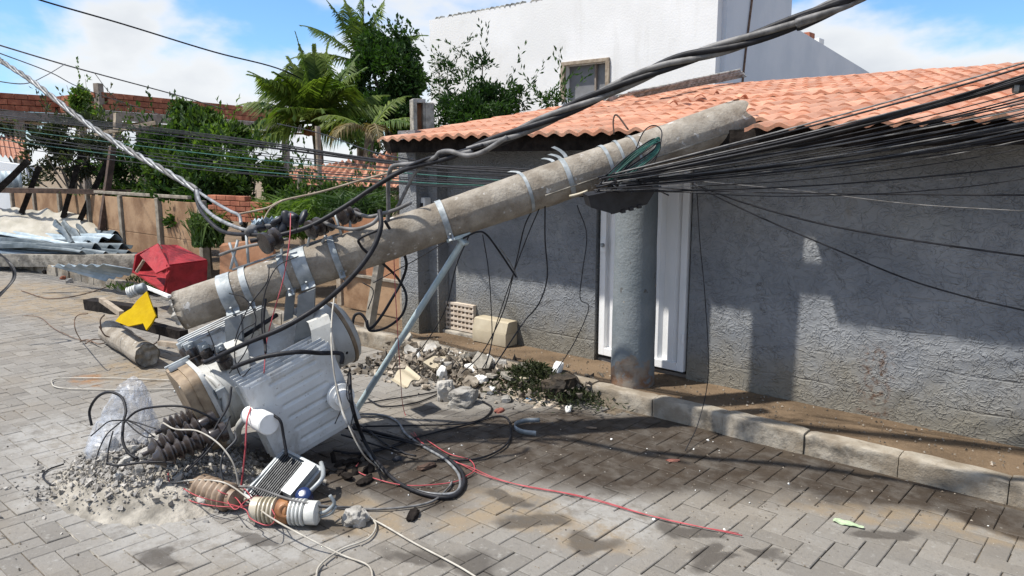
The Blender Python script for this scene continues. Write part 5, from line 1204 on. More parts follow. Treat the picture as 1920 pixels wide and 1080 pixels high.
# ------------------------------------------------------------------ cables
def cable(name, label, pts, r, mat, group=None, seg=6, n=7, cat='cable', wob=0.0):
    P = [PT(p) for p in pts]; Q = spline(P, n)
    if pts[-1][0] > 2100: Q.append(Q[-1] + (Q[-1] - Q[-2]).normalized() * 7)      # runs on to the next pole down the street
    if pts[0][0] < -20 and len(pts[0]) == 3: Q.insert(0, Q[0] + (Q[0] - Q[1]).normalized() * 7)
    if pts[-1][0] < -200: Q.append(Q[-1] + (Q[-1] - Q[-2]).normalized() * 7)
    if wob:
        sd = ru(0, 99); Q = [q + Vector((noise.noise(Vector((k * .35, sd, 0))), noise.noise(Vector((k * .35, sd, 7))), noise.noise(Vector((k * .35, sd, 3))) * .5)) * wob for k, q in enumerate(Q)]
    m = MB(); m.tube(Q, r, seg); return tag(m.build(name, mat, None, True, P[0]), label, cat, group)
def twisted(name, label, pts, n_, hr, sr, pitch, mats):
    P0_ = [PT(p) for p in pts]; P0_.insert(0, P0_[0] + (P0_[0] - P0_[1]).normalized() * 5); P = spline(P0_, 26); t = thing(name, label, 'cable', P[0]); acc = [0]
    for i in range(1, len(P)): acc.append(acc[-1] + (P[i] - P[i - 1]).length)
    for q in range(n_):
        Q = []; e1 = None
        for i, p in enumerate(P):
            T = (P[min(i + 1, len(P) - 1)] - P[max(i - 1, 0)]).normalized()
            if e1 is None: _, e1, _ = basis(T)
            e1 = (e1 - T * e1.dot(T)).normalized(); e2 = T.cross(e1); a = acc[i] / pitch * 2 * math.pi + q * 2 * math.pi / n_ + .8 * noise.noise(Vector((acc[i] * 1.5, 0, 3)))
            k = 1 + .25 * noise.noise(Vector((acc[i] * 3, q * 5, 1))); Q.append(p + (e1 * math.cos(a) + e2 * math.sin(a)) * hr * k)
        m = MB(); m.tube(Q, sr, 8); m.build('strand', mats[q % len(mats)], t, True)
twisted('twisted_cable', 'thick dark twisted cable sweeping over the roof toward the spool rack', [(1700, -52, 3.0), (1590, 0, 3.1), (1400, 76, 3.3), (1250, 122, 3.5), (1100, 190, 3.7), (980, 245, 3.82), (880, 284, 3.95)], 4, .0185, .0145, .95, ['greycable', 'black', 'greycable', 'black'])
twisted('twisted_cable', 'bright aluminium twisted cable slanting down past the brick building', [(-60, 70, 6.6), (0, 113, 6.4), (60, 152, 6.1), (150, 222, 5.75), (230, 275, 5.45), (300, 315, 5.2), (372, 358, 4.95)], 3, .0125, .0105, .42, ['alucable', 'alucable', 'greycable'])
GS = 'loose ends of the twisted cables'
cable('cable_strand', 'grey cable end bent down at the corner pillar', [(885, 283, 3.9), (840, 292, 4.0), (800, 305, 4.1), (750, 309, 4.2), (733, 316, 4.25), (728, 345, 4.3), (728, 400, 4.35), (722, 440, 4.35)], .0125, 'greycable', GS, 8)
cable('cable_strand', 'black cable end dropping from the thick twist to the spool rack', [(880, 282, 3.92), (830, 300, 4.0), (760, 318, 4.15), (700, 352, 4.2), (650, 385, 4.2), (590, 420, 4.2), (540, 437, 4.2), (470, 452, 4.2)], .013, 'black', GS, 8)
cable('cable_strand', 'pale grey loop curling off the thick twist over the dark wall', [(950, 258, 3.75), (905, 285, 3.86), (875, 292, 3.9), (845, 284, 3.95), (825, 286, 4.0), (815, 296, 4.02), (790, 305, 4.1)], .013, 'greycable', GS, 8)
cable('cable_strand', 'thin black cable running on along the thick twist', [(905, 272, 3.85), (860, 285, 3.95), (800, 298, 4.05), (740, 325, 4.2), (690, 360, 4.25), (655, 385, 4.25)], .009, 'black', GS)
cable('cable_strand', 'grey cable bending down from the twist toward the fence', [(800, 305, 4.1), (778, 325, 4.15), (762, 355, 4.2), (745, 390, 4.25)], .011, 'greycable', GS)
cable('cable_strand', 'bright aluminium strand arching down into the spool rack', [(368, 353, 4.97), (376, 380, 4.8), (400, 405, 4.6), (440, 425, 4.4), (480, 436, 4.3)], .0115, 'alucable', GS, 8)
cable('cable_strand', 'second bright strand fanning to the rack below the first', [(372, 360, 4.95), (400, 378, 4.75), (430, 395, 4.55), (448, 404, 4.45), (452, 420, 4.4)], .010, 'alucable', GS, 8)
cable('cable_strand', 'black strand looping low from the aluminium twist to the rack', [(366, 352, 4.98), (372, 385, 4.85), (390, 412, 4.65), (420, 435, 4.5), (470, 440, 4.3), (510, 440, 4.22)], .012, 'black', GS, 8)
cable('cable_strand', 'pale strand bound with wire along the top of the rack', [(655, 395, 4.3), (690, 406, 4.28), (720, 400, 4.25), (745, 392, 4.2), (770, 380, 4.15)], .011, 'greycable', GS, 8)
cable('cable_strand', 'pale strand drooping between the two right-hand spools', [(598, 412, 4.25), (625, 424, 4.22), (665, 430, 4.2), (697, 420, 4.2), (712, 405, 4.2)], .011, 'greycable', GS, 8)
cable('cable_strand', 'thin bare strand crossing above the rack to the shed', [(445, 402, 4.5), (500, 390, 4.5), (530, 376, 4.5), (600, 360, 4.5), (680, 337, 4.5), (760, 316, 4.3)], .006, 'timber', GS)
cable('cable_strand', 'thin bare strand bent down into the torn sleeve', [(530, 376, 4.5), (508, 390, 4.45), (495, 412, 4.4), (488, 440, 4.35)], .005, 'timber', GS)
cable('cable_strand', 'grey rod lying level below the spools', [(412, 478, 4.35), (450, 465, 4.3), (500, 455, 4.25), (540, 448, 4.25)], .009, 'greycable', GS)
GB = 'black service cables hanging about the fallen pole'
cable('black_cable', 'thick black cable draped over the clamps down to the terminals', [(712, 395, 4.1), (714, 425, 4.05), (700, 465, 4.02), (668, 510, 4.0), (630, 548, 4.0), (590, 580, 4.02), (530, 615, 4.0), (470, 640, 4.02), (410, 668, 4.1), (385, 680, 4.15)], .0135, 'black', GB, 8)
cable('black_cable', 'black cable lying across the top of the radiator', [(436, 690, 4.03), (460, 680, 3.95), (500, 668, 3.92), (560, 660, 3.95), (600, 662, 4.05), (635, 662, 4.1), (642, 668, 4.1), (640, 682, 4.1)], .012, 'black', GB, 8)
cable('black_cable', 'short black cable from the hanger to the far terminal', [(520, 590, 4.3), (470, 622, 4.3), (430, 645, 4.3), (385, 668, 4.3)], .012, 'black', GB, 8)
cable('black_cable', 'black cable making a tall loop beside the corner pillar', [(722, 415, 4.25), (740, 445, 4.4), (757, 475, 4.5), (762, 500, 4.55), (752, 530, 4.6), (735, 560, 4.6), (717, 590, 4.6), (700, 612, 4.6), (690, 614, 4.6), (686, 600, 4.6), (676, 588, 4.6), (665, 592, 4.6), (660, 612, 4.6), (655, 640, 4.6), (650, 662, 4.5)], .009, 'black', GB, 7)
cable('black_cable', 'black cable crossing the tall loop and curling at the kerb', [(712, 430, 4.2), (675, 447, 4.2), (676, 460, 4.25), (690, 475, 4.3), (722, 498, 4.5), (748, 525, 4.6), (762, 556, 4.6), (754, 590, 4.6), (725, 614, 4.6), (694, 620, 4.6), (688, 600, 4.6)], .008, 'black', GB, 7)
GF = 'black telecom cables fanned out on both sides of the pole'
ends_r = [(118, 3.2, .0065), (126, 3.2, .0065), (141, 3.25, .010), (146, 3.25, .011), (151, 3.27, .010), (157, 3.3, .007), (172, 3.35, .006), (181, 3.35, .005), (187, 3.35, .006), (194, 3.4, .005), (199, 3.4, .006), (205, 3.4, .0055), (211, 3.4, .005), (222, 3.42, .006), (229, 3.42, .006), (236, 3.44, .005), (243, 3.44, .007), (250, 3.45, .006), (258, 3.46, .005), (266, 3.46, .006), (278, 3.5, .005), (311, 3.52, .006), (316, 3.52, .004), (335, 3.55, .004), (146, 3.3, .008), (154, 3.28, .009), (149, 3.24, .008), (203, 3.4, .005), (190, 3.4, .005), (240, 3.48, .006), (232, 3.4, .006), (252, 3.42, .006), (215, 3.44, .0045), (262, 3.5, .006)]
ORD = ['topmost', 'second', 'third', 'fourth', 'fifth', 'sixth', 'seventh', 'eighth', 'ninth', 'tenth', 'eleventh', 'twelfth', 'thirteenth']
for k, (ye, ze, r_) in enumerate(sorted(ends_r)):
    t = (ye - 118) / 220; xs_ = ru(1115, 1215); ys = 318 + 36 * t + (1215 - xs_) * .15 + ru(-5, 5); z0 = 4.22 + ru(-.05, .05)
    def ln(x, sag): u = (x - xs_) / (1920 - xs_); return (x, ys + (ye - ys) * u + sag * 4 * u * (1 - u), z0 + (ze - z0) * u)
    sg = 5 + 15 * t + ru(-6, 7); r_ *= ru(.5, 1.15)
    lab = ORD[k] + (' black' if k % 4 else ' dusty grey') + ' cable from the top of the fan crossing the salmon roof' if k < 13 else ('thin black' if k % 4 else 'dusty grey') + ' telecom cable fanning from the pole along the dark house wall'
    cable('telecom_cable', lab, [ln(xs_, 0), ln(xs_ + 120, sg), ln(1480, sg), ln(1700, sg), ln(1920, sg), ln(2250, sg)], r_ * .72, 'black' if k % 4 else 'greycable', GF, 5, 6)
ends_l = [(205, 254, 302), (208, 256, 303), (212, 258, 306), (215, 260, 304), (219, 262, 308), (210, 257, 305), (216, 263, 309), (232, 282, 318), (240, 290, 324), (226, 276, 315), (250, 300, 330), (262, 312, 338), (274, 322, 343), (256, 306, 334), (245, 318, 340)]
for k, (y0_, y4, y7) in enumerate(ends_l):
    grn = k in (8, 11); up_ = k < 7; ze = ru(9.0, 9.7)
    lab = 'thin black telecom cable of the tight upper bundle strung toward the brick building' if up_ else 'thin black telecom cable strung low across the shrubs behind the pole'
    if grn: lab = 'thin green cable strung low across the shrubs toward the pole' if k == 8 else 'second green cable sagging over the bare stems'
    cable('telecom_cable' if not grn else 'green_cable', lab, [(1130, y7 + 28, 4.62), (960, y7 + 14 + ru(-4, 4), 4.95), (740, y7 + ru(-2, 2), 5.6), (400, y4 + ru(-2, 2), 7.2), (0, y0_, ze), (-300, y0_ - 42, ze + 2.5)], ru(.0034, .0052), 'black' if not grn else 'greenwire', GF if not grn else None, 5, 8)
GO = 'thin service wires in front of the sky'
cable('overhead_wire', 'black overhead wire sloping from the sky into the palm', [(-40, -40, 9), (75, 0, 9.5), (230, 45, 10.5), (400, 97, 11.5), (520, 128, 12.5), (600, 165, 13.2)], .011, 'black', GO)
cable('overhead_wire', 'grey overhead wire reaching the citrus tree', [(-40, 72, 8), (0, 85, 8.2), (120, 121, 9.2), (200, 143, 10), (330, 178, 11.5), (420, 205, 12.5)], .0085, 'greycable', GO)
cable('overhead_wire', 'fine grey wire dipping to the creeper corner', [(-40, 85, 9), (0, 100, 9), (95, 136, 11), (160, 168, 13), (300, 215, 15)], .007, 'greycable', GO)
cable('overhead_wire', 'short curved tie wire below the grey overhead wire', [(-20, 150, 7), (45, 157, 7.2), (85, 142, 8), (122, 120, 9.2)], .005, 'greycable', GO)
cable('overhead_wire', 'fine wire slanting from the grey overhead wire to the batten', [(178, 138, 9.8), (210, 178, 10.5), (270, 230, 11.8)], .004, 'greycable', GO)
cable('overhead_wire', 'single fine wire crossing the palm trunk to the grey pillar', [(520, 232, 10), (600, 250, 9), (700, 285, 7.5), (800, 305, 6)], .006, 'black', GO)
GW = 'fine drop wires in front of the grey wall'
for k, (lab, pts, r_) in enumerate((
    ('long black drop wire sagging from the door edge across the wall', [(1300, 345, 4.3), (1420, 388, 4.2), (1600, 432, 4.0), (1920, 480, 3.7), (2150, 500, 3.4)], .0055),
    ('lowest black drop wire curving down toward the pavement end', [(1302, 348, 4.3), (1420, 405, 4.2), (1560, 465, 4.05), (1720, 530, 3.9), (1920, 582, 3.7), (2150, 620, 3.4)], .0045),
    ('nearly level black wire under the cable fan', [(1215, 352, 4.3), (1400, 360, 4.15), (1650, 364, 3.9), (1920, 366, 3.6), (2150, 366, 3.4)], .0045),
    ('pale thread slanting across the dark wall above the shadow edge', [(1310, 340, 4.3), (1500, 358, 4.2), (1700, 382, 4.0), (1920, 396, 3.7)], .003),
    ('fine wire hanging at the edge of the white door down to the kerb', [(1306, 345, 4.35), (1312, 450, 4.5), (1322, 560, 4.6), (1328, 700, 4.7), (1310, 790, 4.6), (1285, 845, 4.4)], .0028),
    ('black wire hanging from the pole down to the rubble beside the vent', [(1008, 380, 4.5), (985, 420, 4.6), (968, 490, 4.75), (945, 580, 4.9), (905, 660, 5.0), (865, 700, 4.9)], .004),
    ('second black wire twisted beside the one over the vent', [(1015, 382, 4.5), (990, 440, 4.6), (960, 520, 4.75), (930, 610, 4.9), (915, 670, 4.9), (905, 690, 4.8)], .0035),
    ('black wire hanging straight then curving left by the beige box', [(1022, 380, 4.5), (1022, 450, 4.6), (1026, 520, 4.7), (1010, 570, 4.75), (985, 600, 4.8), (958, 640, 4.7), (925, 690, 4.6)], .0045),
    ('fine wire ending low on the wall left of the door', [(1082, 385, 4.6), (1100, 440, 4.65), (1092, 510, 4.7), (1088, 560, 4.75), (1104, 577, 4.75), (1078, 640, 4.7), (1040, 700, 4.5)], .003),
    ('wire falling from the brace lug to the vent', [(880, 440, 4.45), (855, 500, 4.6), (835, 580, 4.8), (800, 640, 4.9), (775, 670, 4.9)], .0035),
    ('black stiff wire looping under the pole beside the lug', [(868, 447, 4.4), (895, 435, 4.4), (912, 440, 4.42), (935, 470, 4.5), (955, 500, 4.6), (968, 520, 4.6)], .006),
    ('pale bare wire end below the stiff black loop', [(935, 462, 4.48), (955, 490, 4.55), (968, 515, 4.6), (970, 524, 4.6)], .004),
    ('thin black wire from the pole to the meter box', [(840, 450, 4.5), (800, 475, 4.8), (765, 495, 4.9), (700, 530, 4.7)], .0035),
    ('fine wire hanging over the flank of the pole to the kerb', [(905, 440, 4.5), (915, 500, 4.6), (920, 560, 4.7), (922, 640, 4.75), (910, 690, 4.7)], .003))):
    cable('drop_wire', lab, pts, r_, 'black' if 'pale' not in lab else 'greycable', GW, 5, 7)
cable('bent_wire', 'bent rusty wire hook standing on the pole below the broken eave', [(1151, 252, 4.4), (1150, 225, 4.4), (1157, 216, 4.4), (1178, 243, 4.35)], .005, 'rust', None)
gc = thing('green_coil', 'loose coil of green wire hanging from the pole over the cable fan', 'wire coil', D(1190, 300, 4.22))
for k in range(9):
    a0, a1 = ru(-6, 6), ru(-6, 6); m = MB()
    m.tube(spline([D(1145 + a0 * 2, 332 + a1, 4.2), D(1180 + a0, 296 + a1 * 1.4, 4.17), D(1215 + a1, 272 + a0, 4.16), D(1234 + a0 * .7, 262 + a1 * 1.2, 4.17), D(1228 + a1, 285 + a0, 4.17), D(1190 + a0 * 2, 315 + a1, 4.18), D(1155 + a1, 338 + a0, 4.2)], 6), .0042, 5); m.build('turn', 'greenwire' if k not in (2, 6) else 'black', gc, True)
m = MB(); m.tube(spline([D(1185, 300, 4.28), D(1205, 250, 4.24), D(1225, 235, 4.24), D(1240, 245, 4.22), D(1238, 270, 4.2), D(1225, 310, 4.2)], 6), .0035, 5); m.build('turn', 'black', gc, True)
sb = thing('splice_box', 'black cable splice box hung under the cables at the top of the grey post', 'splice box', D(1155, 375, 4.45))
m = MB(); X_ = c2w(.96, -.22, .2).normalized(); N_ = c2w(0, .35, -.94); N_ = (N_ - X_ * N_.dot(X_)).normalized(); Y_ = N_.cross(X_); cc = D(1155, 368, 4.42)
m.prism([cc + X_ * a + Y_ * b for a, b in ((-.20, .06), (-.19, -.01), (-.06, -.075), (.15, -.06), (.2, .0), (.19, .06))], N_, .09); m.build('case', 'black_plastic', sb)
m = MB(); m.tube([cc + X_ * -.06 + Y_ * -.079 + N_ * .05, cc + X_ * .16 + Y_ * -.06 + N_ * .05], .008, 5); m.build('rim', 'heat', sb)
for q in range(3): m = MB(); m.box(cc + X_ * (-.0 + q * .05) + Y_ * (-.07 + q * .004) + N_ * .05, (.025, .02, .095), X_, Y_, N_); m.build('latch', 'black_plastic', sb)
m = MB()
for q in range(24):
    p = D(ru(1105, 1225), ru(330, 360), 4.25 + ru(-.06, .08)); e = p + c2w(ru(-.06, .12), ru(-.05, .05), ru(-.05, .05)); m.tube([p, p.lerp(e, .5) + Vector((0, 0, ru(-.02, .02))), e], ru(.003, .008), 5)
tag(m.build('cable_ties', 'black', None, True, D(1165, 348, 4.25)), 'knot of black cable ties and clamps where the cables meet the pole', 'cable ties', None, 'stuff')
cable('yellow_tie', 'pale yellow strap end under the pole at the cable knot', [(1068, 368, 4.45), (1085, 364, 4.42), (1102, 358, 4.4)], .008, 'porcelain_cream', None, 5, 4)
sc = thing('cable_closure', 'grey cylindrical cable closure among the cables at the right roof edge', 'cable closure', D(1930, 158, 3.3)); m = MB(); m.cyl(D(1899, 164, 3.32), D(1990, 158, 3.25), .024, None, 14); m.build('case', 'heat', sc, True, ang=40); m = MB(); m.lathe(D(1899, 164, 3.32), D(1990, 158, 3.25) - D(1899, 164, 3.32), [(0, .02), (.001, .026), (.02, .026)], 14); m.build('end_cap', 'lamp_grey', sc, True, ang=40)

# --- wires lying and tangled on the street
GR = 'red wires trailing on the street'
def g(px, py, h=.012): return (px, py, 'g', h)
cable('red_wire', 'long red wire running out over the pale pavers', [(738, 470, 4.45), (742, 560, 4.4), (750, 690, 4.5), g(758, 772, .02), g(790, 830), g(830, 858), g(880, 875), g(925, 895), g(985, 912), g(1060, 925), g(1130, 942), g(1200, 962), g(1300, 985), g(1392, 1004)], .0026, 'redwire', GR)
cable('red_wire', 'red wire loop beside the coiled black cable', [g(800, 825), g(840, 850), g(880, 862), g(890, 880), g(875, 892), g(845, 905), g(760, 910), g(690, 893), g(668, 880), g(672, 868)], .0031, 'redwire', GR)
cable('red_wire', 'second red wire beside the long one', [g(770, 812), g(812, 845), g(860, 868), g(905, 890), g(960, 906), g(1100, 932), g(1250, 975), g(1385, 1000)], .0021, 'redwire', GR)
cable('red_wire', 'red wire hanging over the white tube', [(470, 765, 3.95), (463, 790, 3.86), (460, 840, 3.84), (455, 890, 3.85), (452, 912, 3.85)], .0045, 'redwire', GR)
cable('red_wire', 'red wire hanging from the spool rack across the pole', [(545, 400, 4.2), (543, 450, 4.12), (532, 520, 4.1), (515, 580, 4.1), (500, 640, 4.08), (495, 700, 4.0)], .0031, 'redwire', GR)
for k, pts in enumerate(([(322, 868), (315, 895), (330, 920), (360, 940), (420, 950), (470, 945), (455, 915), (400, 915), (350, 890), (335, 865)], [(345, 862), (330, 880), (332, 905), (370, 930), (430, 945), (460, 955), (470, 972), (500, 985), (515, 975), (505, 950)], [(400, 890), (380, 870), (350, 862), (335, 885), (360, 900), (390, 910)], [(420, 930), (440, 955), (460, 940), (480, 930), (500, 938), (515, 965)], [(360, 870), (390, 890), (410, 920), (440, 932), (455, 950)])):
    cable('red_wire', 'tangled red wire between the dark bushings and the insulators', [g(x, y, ru(.03, .12)) for x, y in pts], .0026, 'redwire', GR, 5, 6)
GK = 'black wires lying on the street'
cable('street_cable', 'thick black cable loop coiled on the dark pavers', [(655, 700, 4.2), (660, 760, 4.1), g(680, 820, .1), g(705, 862, .03), g(740, 900), g(790, 925), g(845, 932), g(868, 912), g(866, 885), g(840, 860), g(800, 838), g(740, 820), g(690, 808, .02), g(640, 800, .05)], .011, 'black', GK, 7)
cable('street_cable', 'white and grey cable following the thick black loop', [(630, 720, 4.05), (640, 765, 4.0), (655, 800, 3.95), g(690, 850, .05), g(730, 892), g(780, 920), g(850, 925), g(862, 895), g(835, 862), g(790, 835), g(760, 812), g(745, 790), g(715, 778), g(668, 776, .03)], .008, 'alucable', GK, 7)
cable('street_cable', 'black cable arc reaching to the debris heap', [g(640, 850), g(700, 845), g(800, 815), g(880, 795), g(935, 780), g(955, 790), g(955, 825), g(925, 850), g(880, 862), g(820, 862)], .006, 'black', GK)
cable('street_cable', 'black cable along the pavers below the two big rocks', [g(660, 800), g(760, 798), g(860, 795), g(905, 785), g(922, 765), g(905, 752)], .006, 'black', GK)
cable('street_cable', 'black cable from the brace foot to the paired rocks', [g(690, 748), g(720, 762), g(780, 755), g(830, 735), g(850, 728)], .0055, 'black', GK)
cable('street_cable', 'dark cable hugging the foot of the brace tube', [g(660, 760), g(720, 750), g(800, 738), g(860, 725)], .005, 'black', GK)
for k, pts in enumerate(([(640, 815), (690, 830), (740, 845), (780, 855)], [(660, 795), (700, 815), (745, 825), (800, 838)], [(640, 790), (680, 800), (720, 830), (760, 850)], [(625, 845), (680, 850), (740, 836), (790, 816)])):
    cable('street_cable', 'short black cable in the tangle beside the brace foot', [g(x, y, ru(.01, .03)) for x, y in pts], .006, 'black', GK)
cable('white_cable', 'pale cable hanging from the pole over the radiator to the street', [(628, 548, 4.2), (622, 600, 4.1), (622, 660, 3.98), (632, 730, 3.96), (650, 790, 3.94), (680, 850, 3.95), g(705, 875, .02)], .0045, 'whitecable')
cable('white_cable', 'long pale cable running off the bottom of the street', [g(690, 970), g(720, 985), g(780, 1020), g(860, 1062), g(920, 1100)], .0045, 'whitecable')
cable('white_cable', 'grey cable curve below the coil to the floodlight', [g(600, 950, .09), g(660, 955), g(750, 952), g(810, 940), g(840, 915), g(848, 902)], .006, 'greycable')
cable('white_cable', 'pale curl of cable at the single grey rock', [g(690, 965), g(705, 985), g(690, 1010), g(640, 1030), g(600, 1060), g(592, 1090)], .0045, 'whitecable')
cable('white_cable', 'pale wire loop on the pavers behind the plastic bag', [g(330, 713), g(200, 709), g(110, 710), g(98, 720), g(120, 728), g(220, 731), g(340, 729)], .005, 'whitecable')
cable('white_cable', 'grey cable arching over the bushings into the rubble', [(306, 793, 3.9), (330, 805, 3.82), (370, 808, 3.75), (410, 832, 3.7), (438, 870, 3.68), (448, 912, 3.7)], .0042, 'whitecable')
cable('white_cable', 'grey cable crossing above the insulator from the tangle to the street', [(320, 905, 3.75), (370, 900, 3.72), (420, 905, 3.66), (460, 930, 3.6), (500, 965, 3.45), (560, 1000, 3.3), g(640, 1040, .01), g(690, 1060), g(700, 1090)], .0042, 'whitecable')
cable('white_cable', 'grey flat cable lying over the floodlight and insulator', [(448, 912, 3.7), (480, 915, 3.62), (540, 935, 3.5), (600, 948, 3.5), (680, 952, 3.6)], .006, 'greycable')
GL = 'black wires looping about the plastic bag'
cable('loop_wire', 'black stiff cable arching as a tall hoop over the plastic bag', [(172, 798, 4.2), (168, 770, 4.2), (182, 745, 4.15), (205, 735, 4.12), (228, 745, 4.1), (236, 770, 4.05), (232, 790, 4.0), (230, 825, 3.95), (240, 848, 3.92), (258, 860, 3.9)], .0075, 'black', GL, 7)
cable('loop_wire', 'black cable arching from the bag hoop over the bushings to the lid', [(230, 795, 4.0), (255, 772, 3.95), (290, 763, 3.9), (340, 762, 3.88), (380, 775, 3.9), (425, 800, 3.95)], .006, 'black', GL)
for k, pts in enumerate(([(232, 788), (205, 790), (185, 805), (170, 818)], [(228, 790), (200, 815), (185, 845), (180, 862)], [(212, 808), (204, 840), (200, 875)], [(236, 787), (265, 795), (292, 804)], [(238, 788), (262, 800), (290, 820)], [(236, 790), (255, 808), (275, 820), (288, 818)])):
    cable('loop_wire', 'thin black wire spraying from the knot before the plastic bag', [(x, y, 3.96 - .03 * q) for q, (x, y) in enumerate(pts)], .0035, 'black', GL)
cable('loop_wire', 'black cable lying on the rubble before the bushings', [(200, 868, 3.75), (220, 873, 3.72), (260, 868, 3.7), (300, 866, 3.7), (325, 868, 3.7)], .006, 'black', GL)
cable('loop_wire', 'grey wire loop lying flat on the gravel edge', [g(195, 880, .05), g(150, 905, .03), g(120, 912, .012), g(95, 908, .012), g(80, 893, .012), g(92, 880, .012), g(120, 870, .02)], .0045, 'black', GL)
cable('loop_wire', 'black cable curved along the edge of the radiator plate', [(512, 778, 3.86), (526, 790, 3.85), (532, 820, 3.86), (538, 855, 3.84)], .008, 'black', GL)
cable('loop_wire', 'thin black wire hanging down the middle of the lid', [(498, 560, 4.1), (494, 600, 4.08), (497, 640, 4.02), (498, 662, 3.98)], .007, 'black', GL)
cable('loop_wire', 'black wire from the terminals down to the tangle', [(434, 725, 3.98), (428, 760, 3.94), (405, 800, 3.88), (380, 850, 3.8), (350, 880, 3.75)], .006, 'black', GL)
cable('loop_wire', 'dark wire crossing the bushings to the lid corner', [(350, 885, 3.72), (390, 845, 3.75), (420, 805, 3.85), (432, 780, 3.95)], .0045, 'black', GL)
cable('loop_wire', 'grey stiff wire beside the white tube down to the insulators', [(440, 810, 3.85), (442, 825, 3.8), (420, 850, 3.76), (414, 880, 3.73), (425, 920, 3.7), (445, 940, 3.68), (470, 950, 3.64)], .006, 'heat', GL)
for k, pts in enumerate(([(505, 500), (500, 530), (470, 570), (450, 610), (440, 640)], [(480, 605), (450, 625), (440, 665), (452, 705), (470, 690)], [(560, 480), (520, 500), (498, 545), (490, 600), (496, 650)], [(430, 550), (460, 560), (480, 600), (460, 660), (430, 700)], [(655, 690), (650, 740), (662, 770), (655, 810)], [(628, 720), (640, 760), (628, 795)], [(680, 530), (700, 545), (690, 580)], [(390, 620), (400, 645), (405, 668)])):
    cable('tie_wire', 'fine dark tie wire dangling about the pole clamps', [(x, y, 4.1 - .012 * q) for q, (x, y) in enumerate(pts)], .0032, 'black', 'fine wires dangling about the clamps', 5)
GT = 'rusty wires by the broken pole piece'
cable('rusty_wire', 'long rusty wire curving over the pavers to the pole piece', [g(45, 592), g(75, 595), g(100, 615), g(130, 630), g(150, 637), g(175, 642)], .004, 'rustwire', GT)
cable('rusty_wire', 'short upright rusty wire hook before the pole piece', [g(153, 640, .01), (142, 620, 6.1), (140, 600, 6.1), (148, 590, 6.1), (165, 588, 6.1)], .004, 'rustwire', GT)
cable('rusty_wire', 'rusty wire tangle at the end of the pole piece', [g(150, 640, .03), g(165, 637, .02), g(185, 645, .03), g(200, 640, .02), g(175, 636, .04), g(160, 645, .02)], .005, 'rustwire', GT)
cable('rusty_wire', 'rusty wire lying from the pole end to the sheet', [g(40, 545), g(100, 560), g(180, 545), g(240, 520, .1)], .006, 'rustwire', GT)
cl = thing('wire_coil', 'hanging bundle of dark coiled wire at the left edge above the street', 'wire coil', D(0, 500, 7))
for k in range(9):
    o_ = ru(-8, 8); m = MB(); m.tube(spline([D(-30, 470 + o_, 7), D(0 + o_, 476 + o_, 7), D(22 + o_ * .6, 500, 6.95), D(26 + o_ * .5, 520, 6.95), D(12 + o_ * .4, 540, 6.9), D(-10, 560 + o_, 6.9)], 5), .006, 5); m.build('turn', 'black' if k % 3 else 'greycable', cl, True)

# ------------------------------------------------------------------ rubble and debris
def mound(cx, cy, rx, ry, h):
    return lambda x, y: h * max(0, 1 - ((x - cx) / rx) ** 2 - ((y - cy) / ry) ** 2)
r1 = G(300, 895); h1 = mound(r1.x, r1.y, .62, .5, .15)
m = MB(); bits = [(random.gauss(0, .22), random.gauss(0, .18)) for _ in range(6500)]
for (ax_, ay_) in bits:
    p = r1 + Rv * ax_ * 1.15 + Fv * ay_; s_ = ru(.0025, .008) if rnd() < .85 else ru(.008, .02)
    n = len(m.v); c = Vector((p.x, p.y, h1(p.x, p.y) + s_ * .5)); q = Matrix.Rotation(ru(0, 6), 3, Vector((ru(-1, 1), ru(-1, 1), ru(.1, 1))).normalized())
    m.v += [c + q @ Vector(v) * s_ * ru(.7, 1.4) for v in ((1, 0, -.4), (-.5, .9, -.4), (-.5, -.9, -.4), (.4, .4, .7), (-.6, 0, .6))]
    m.f += [(n, n + 1, n + 3), (n + 1, n + 4, n + 3), (n + 1, n + 2, n + 4), (n + 2, n, n + 3), (n + 2, n + 3, n + 4), (n, n + 2, n + 1)]
gm_ = m; m = MB()
m.grid(lambda u, v: (r1.x + (u - .5) * 1.3, r1.y + (v - .5) * 1.1, h1(r1.x + (u - .5) * 1.3, r1.y + (v - .5) * 1.1) - .005 + .012 * noise.noise(Vector((u * 22, v * 22, 0)))), 40, 40)
tag(m.build('rubble_dust', 'concrete_dirty', None, True, r1), 'low mound of grey concrete dust under the fallen transformer', 'dust', None, 'stuff'); m = gm_
tag(m.build('gravel', 'gravel', None, False, r1), 'crushed grey concrete gravel spread under the fallen transformer', 'gravel', None, 'stuff')
GC = 'concrete chunks in the rubble under the transformer'
LC = 'grey broken concrete chunk lying in the gravel before the transformer'
for (px, py, s_) in ((215, 880, .045), (300, 885, .055), (285, 905, .05), (350, 905, .045), (255, 895, .04), (330, 880, .05), (275, 872, .045), (415, 850, .055), (395, 835, .05), (310, 920, .035), (240, 915, .03), (200, 900, .028), (265, 930, .028), (340, 935, .03), (410, 865, .04), (380, 955, .028), (225, 935, .022), (300, 945, .024), (440, 845, .05), (360, 880, .04)):
    p = G(px, py, .0); p.z = h1(p.x, p.y) + s_ * .35; m = MB(); m.rock(p, s_, (1.3, 1, .75), 2, .4); tag(m.build('concrete_chunk', 'concrete', None, False, p), LC, 'rubble chunk', GC)
def chunk(px, py, s_, lab, mat='concrete', sq=(1.2, 1, .8), cat='rubble chunk', name='concrete_chunk', group=None, h=None, sub=3, rough=.4):
    p = G(px, py); p.z = s_ * sq[2] * .62 if h is None else h; m = MB(); m.rock(p, s_, sq, sub, rough, Matrix.Rotation(ru(0, 6), 3, 'Z')); return tag(m.build(name, mat, None, False, p), lab, cat, group)
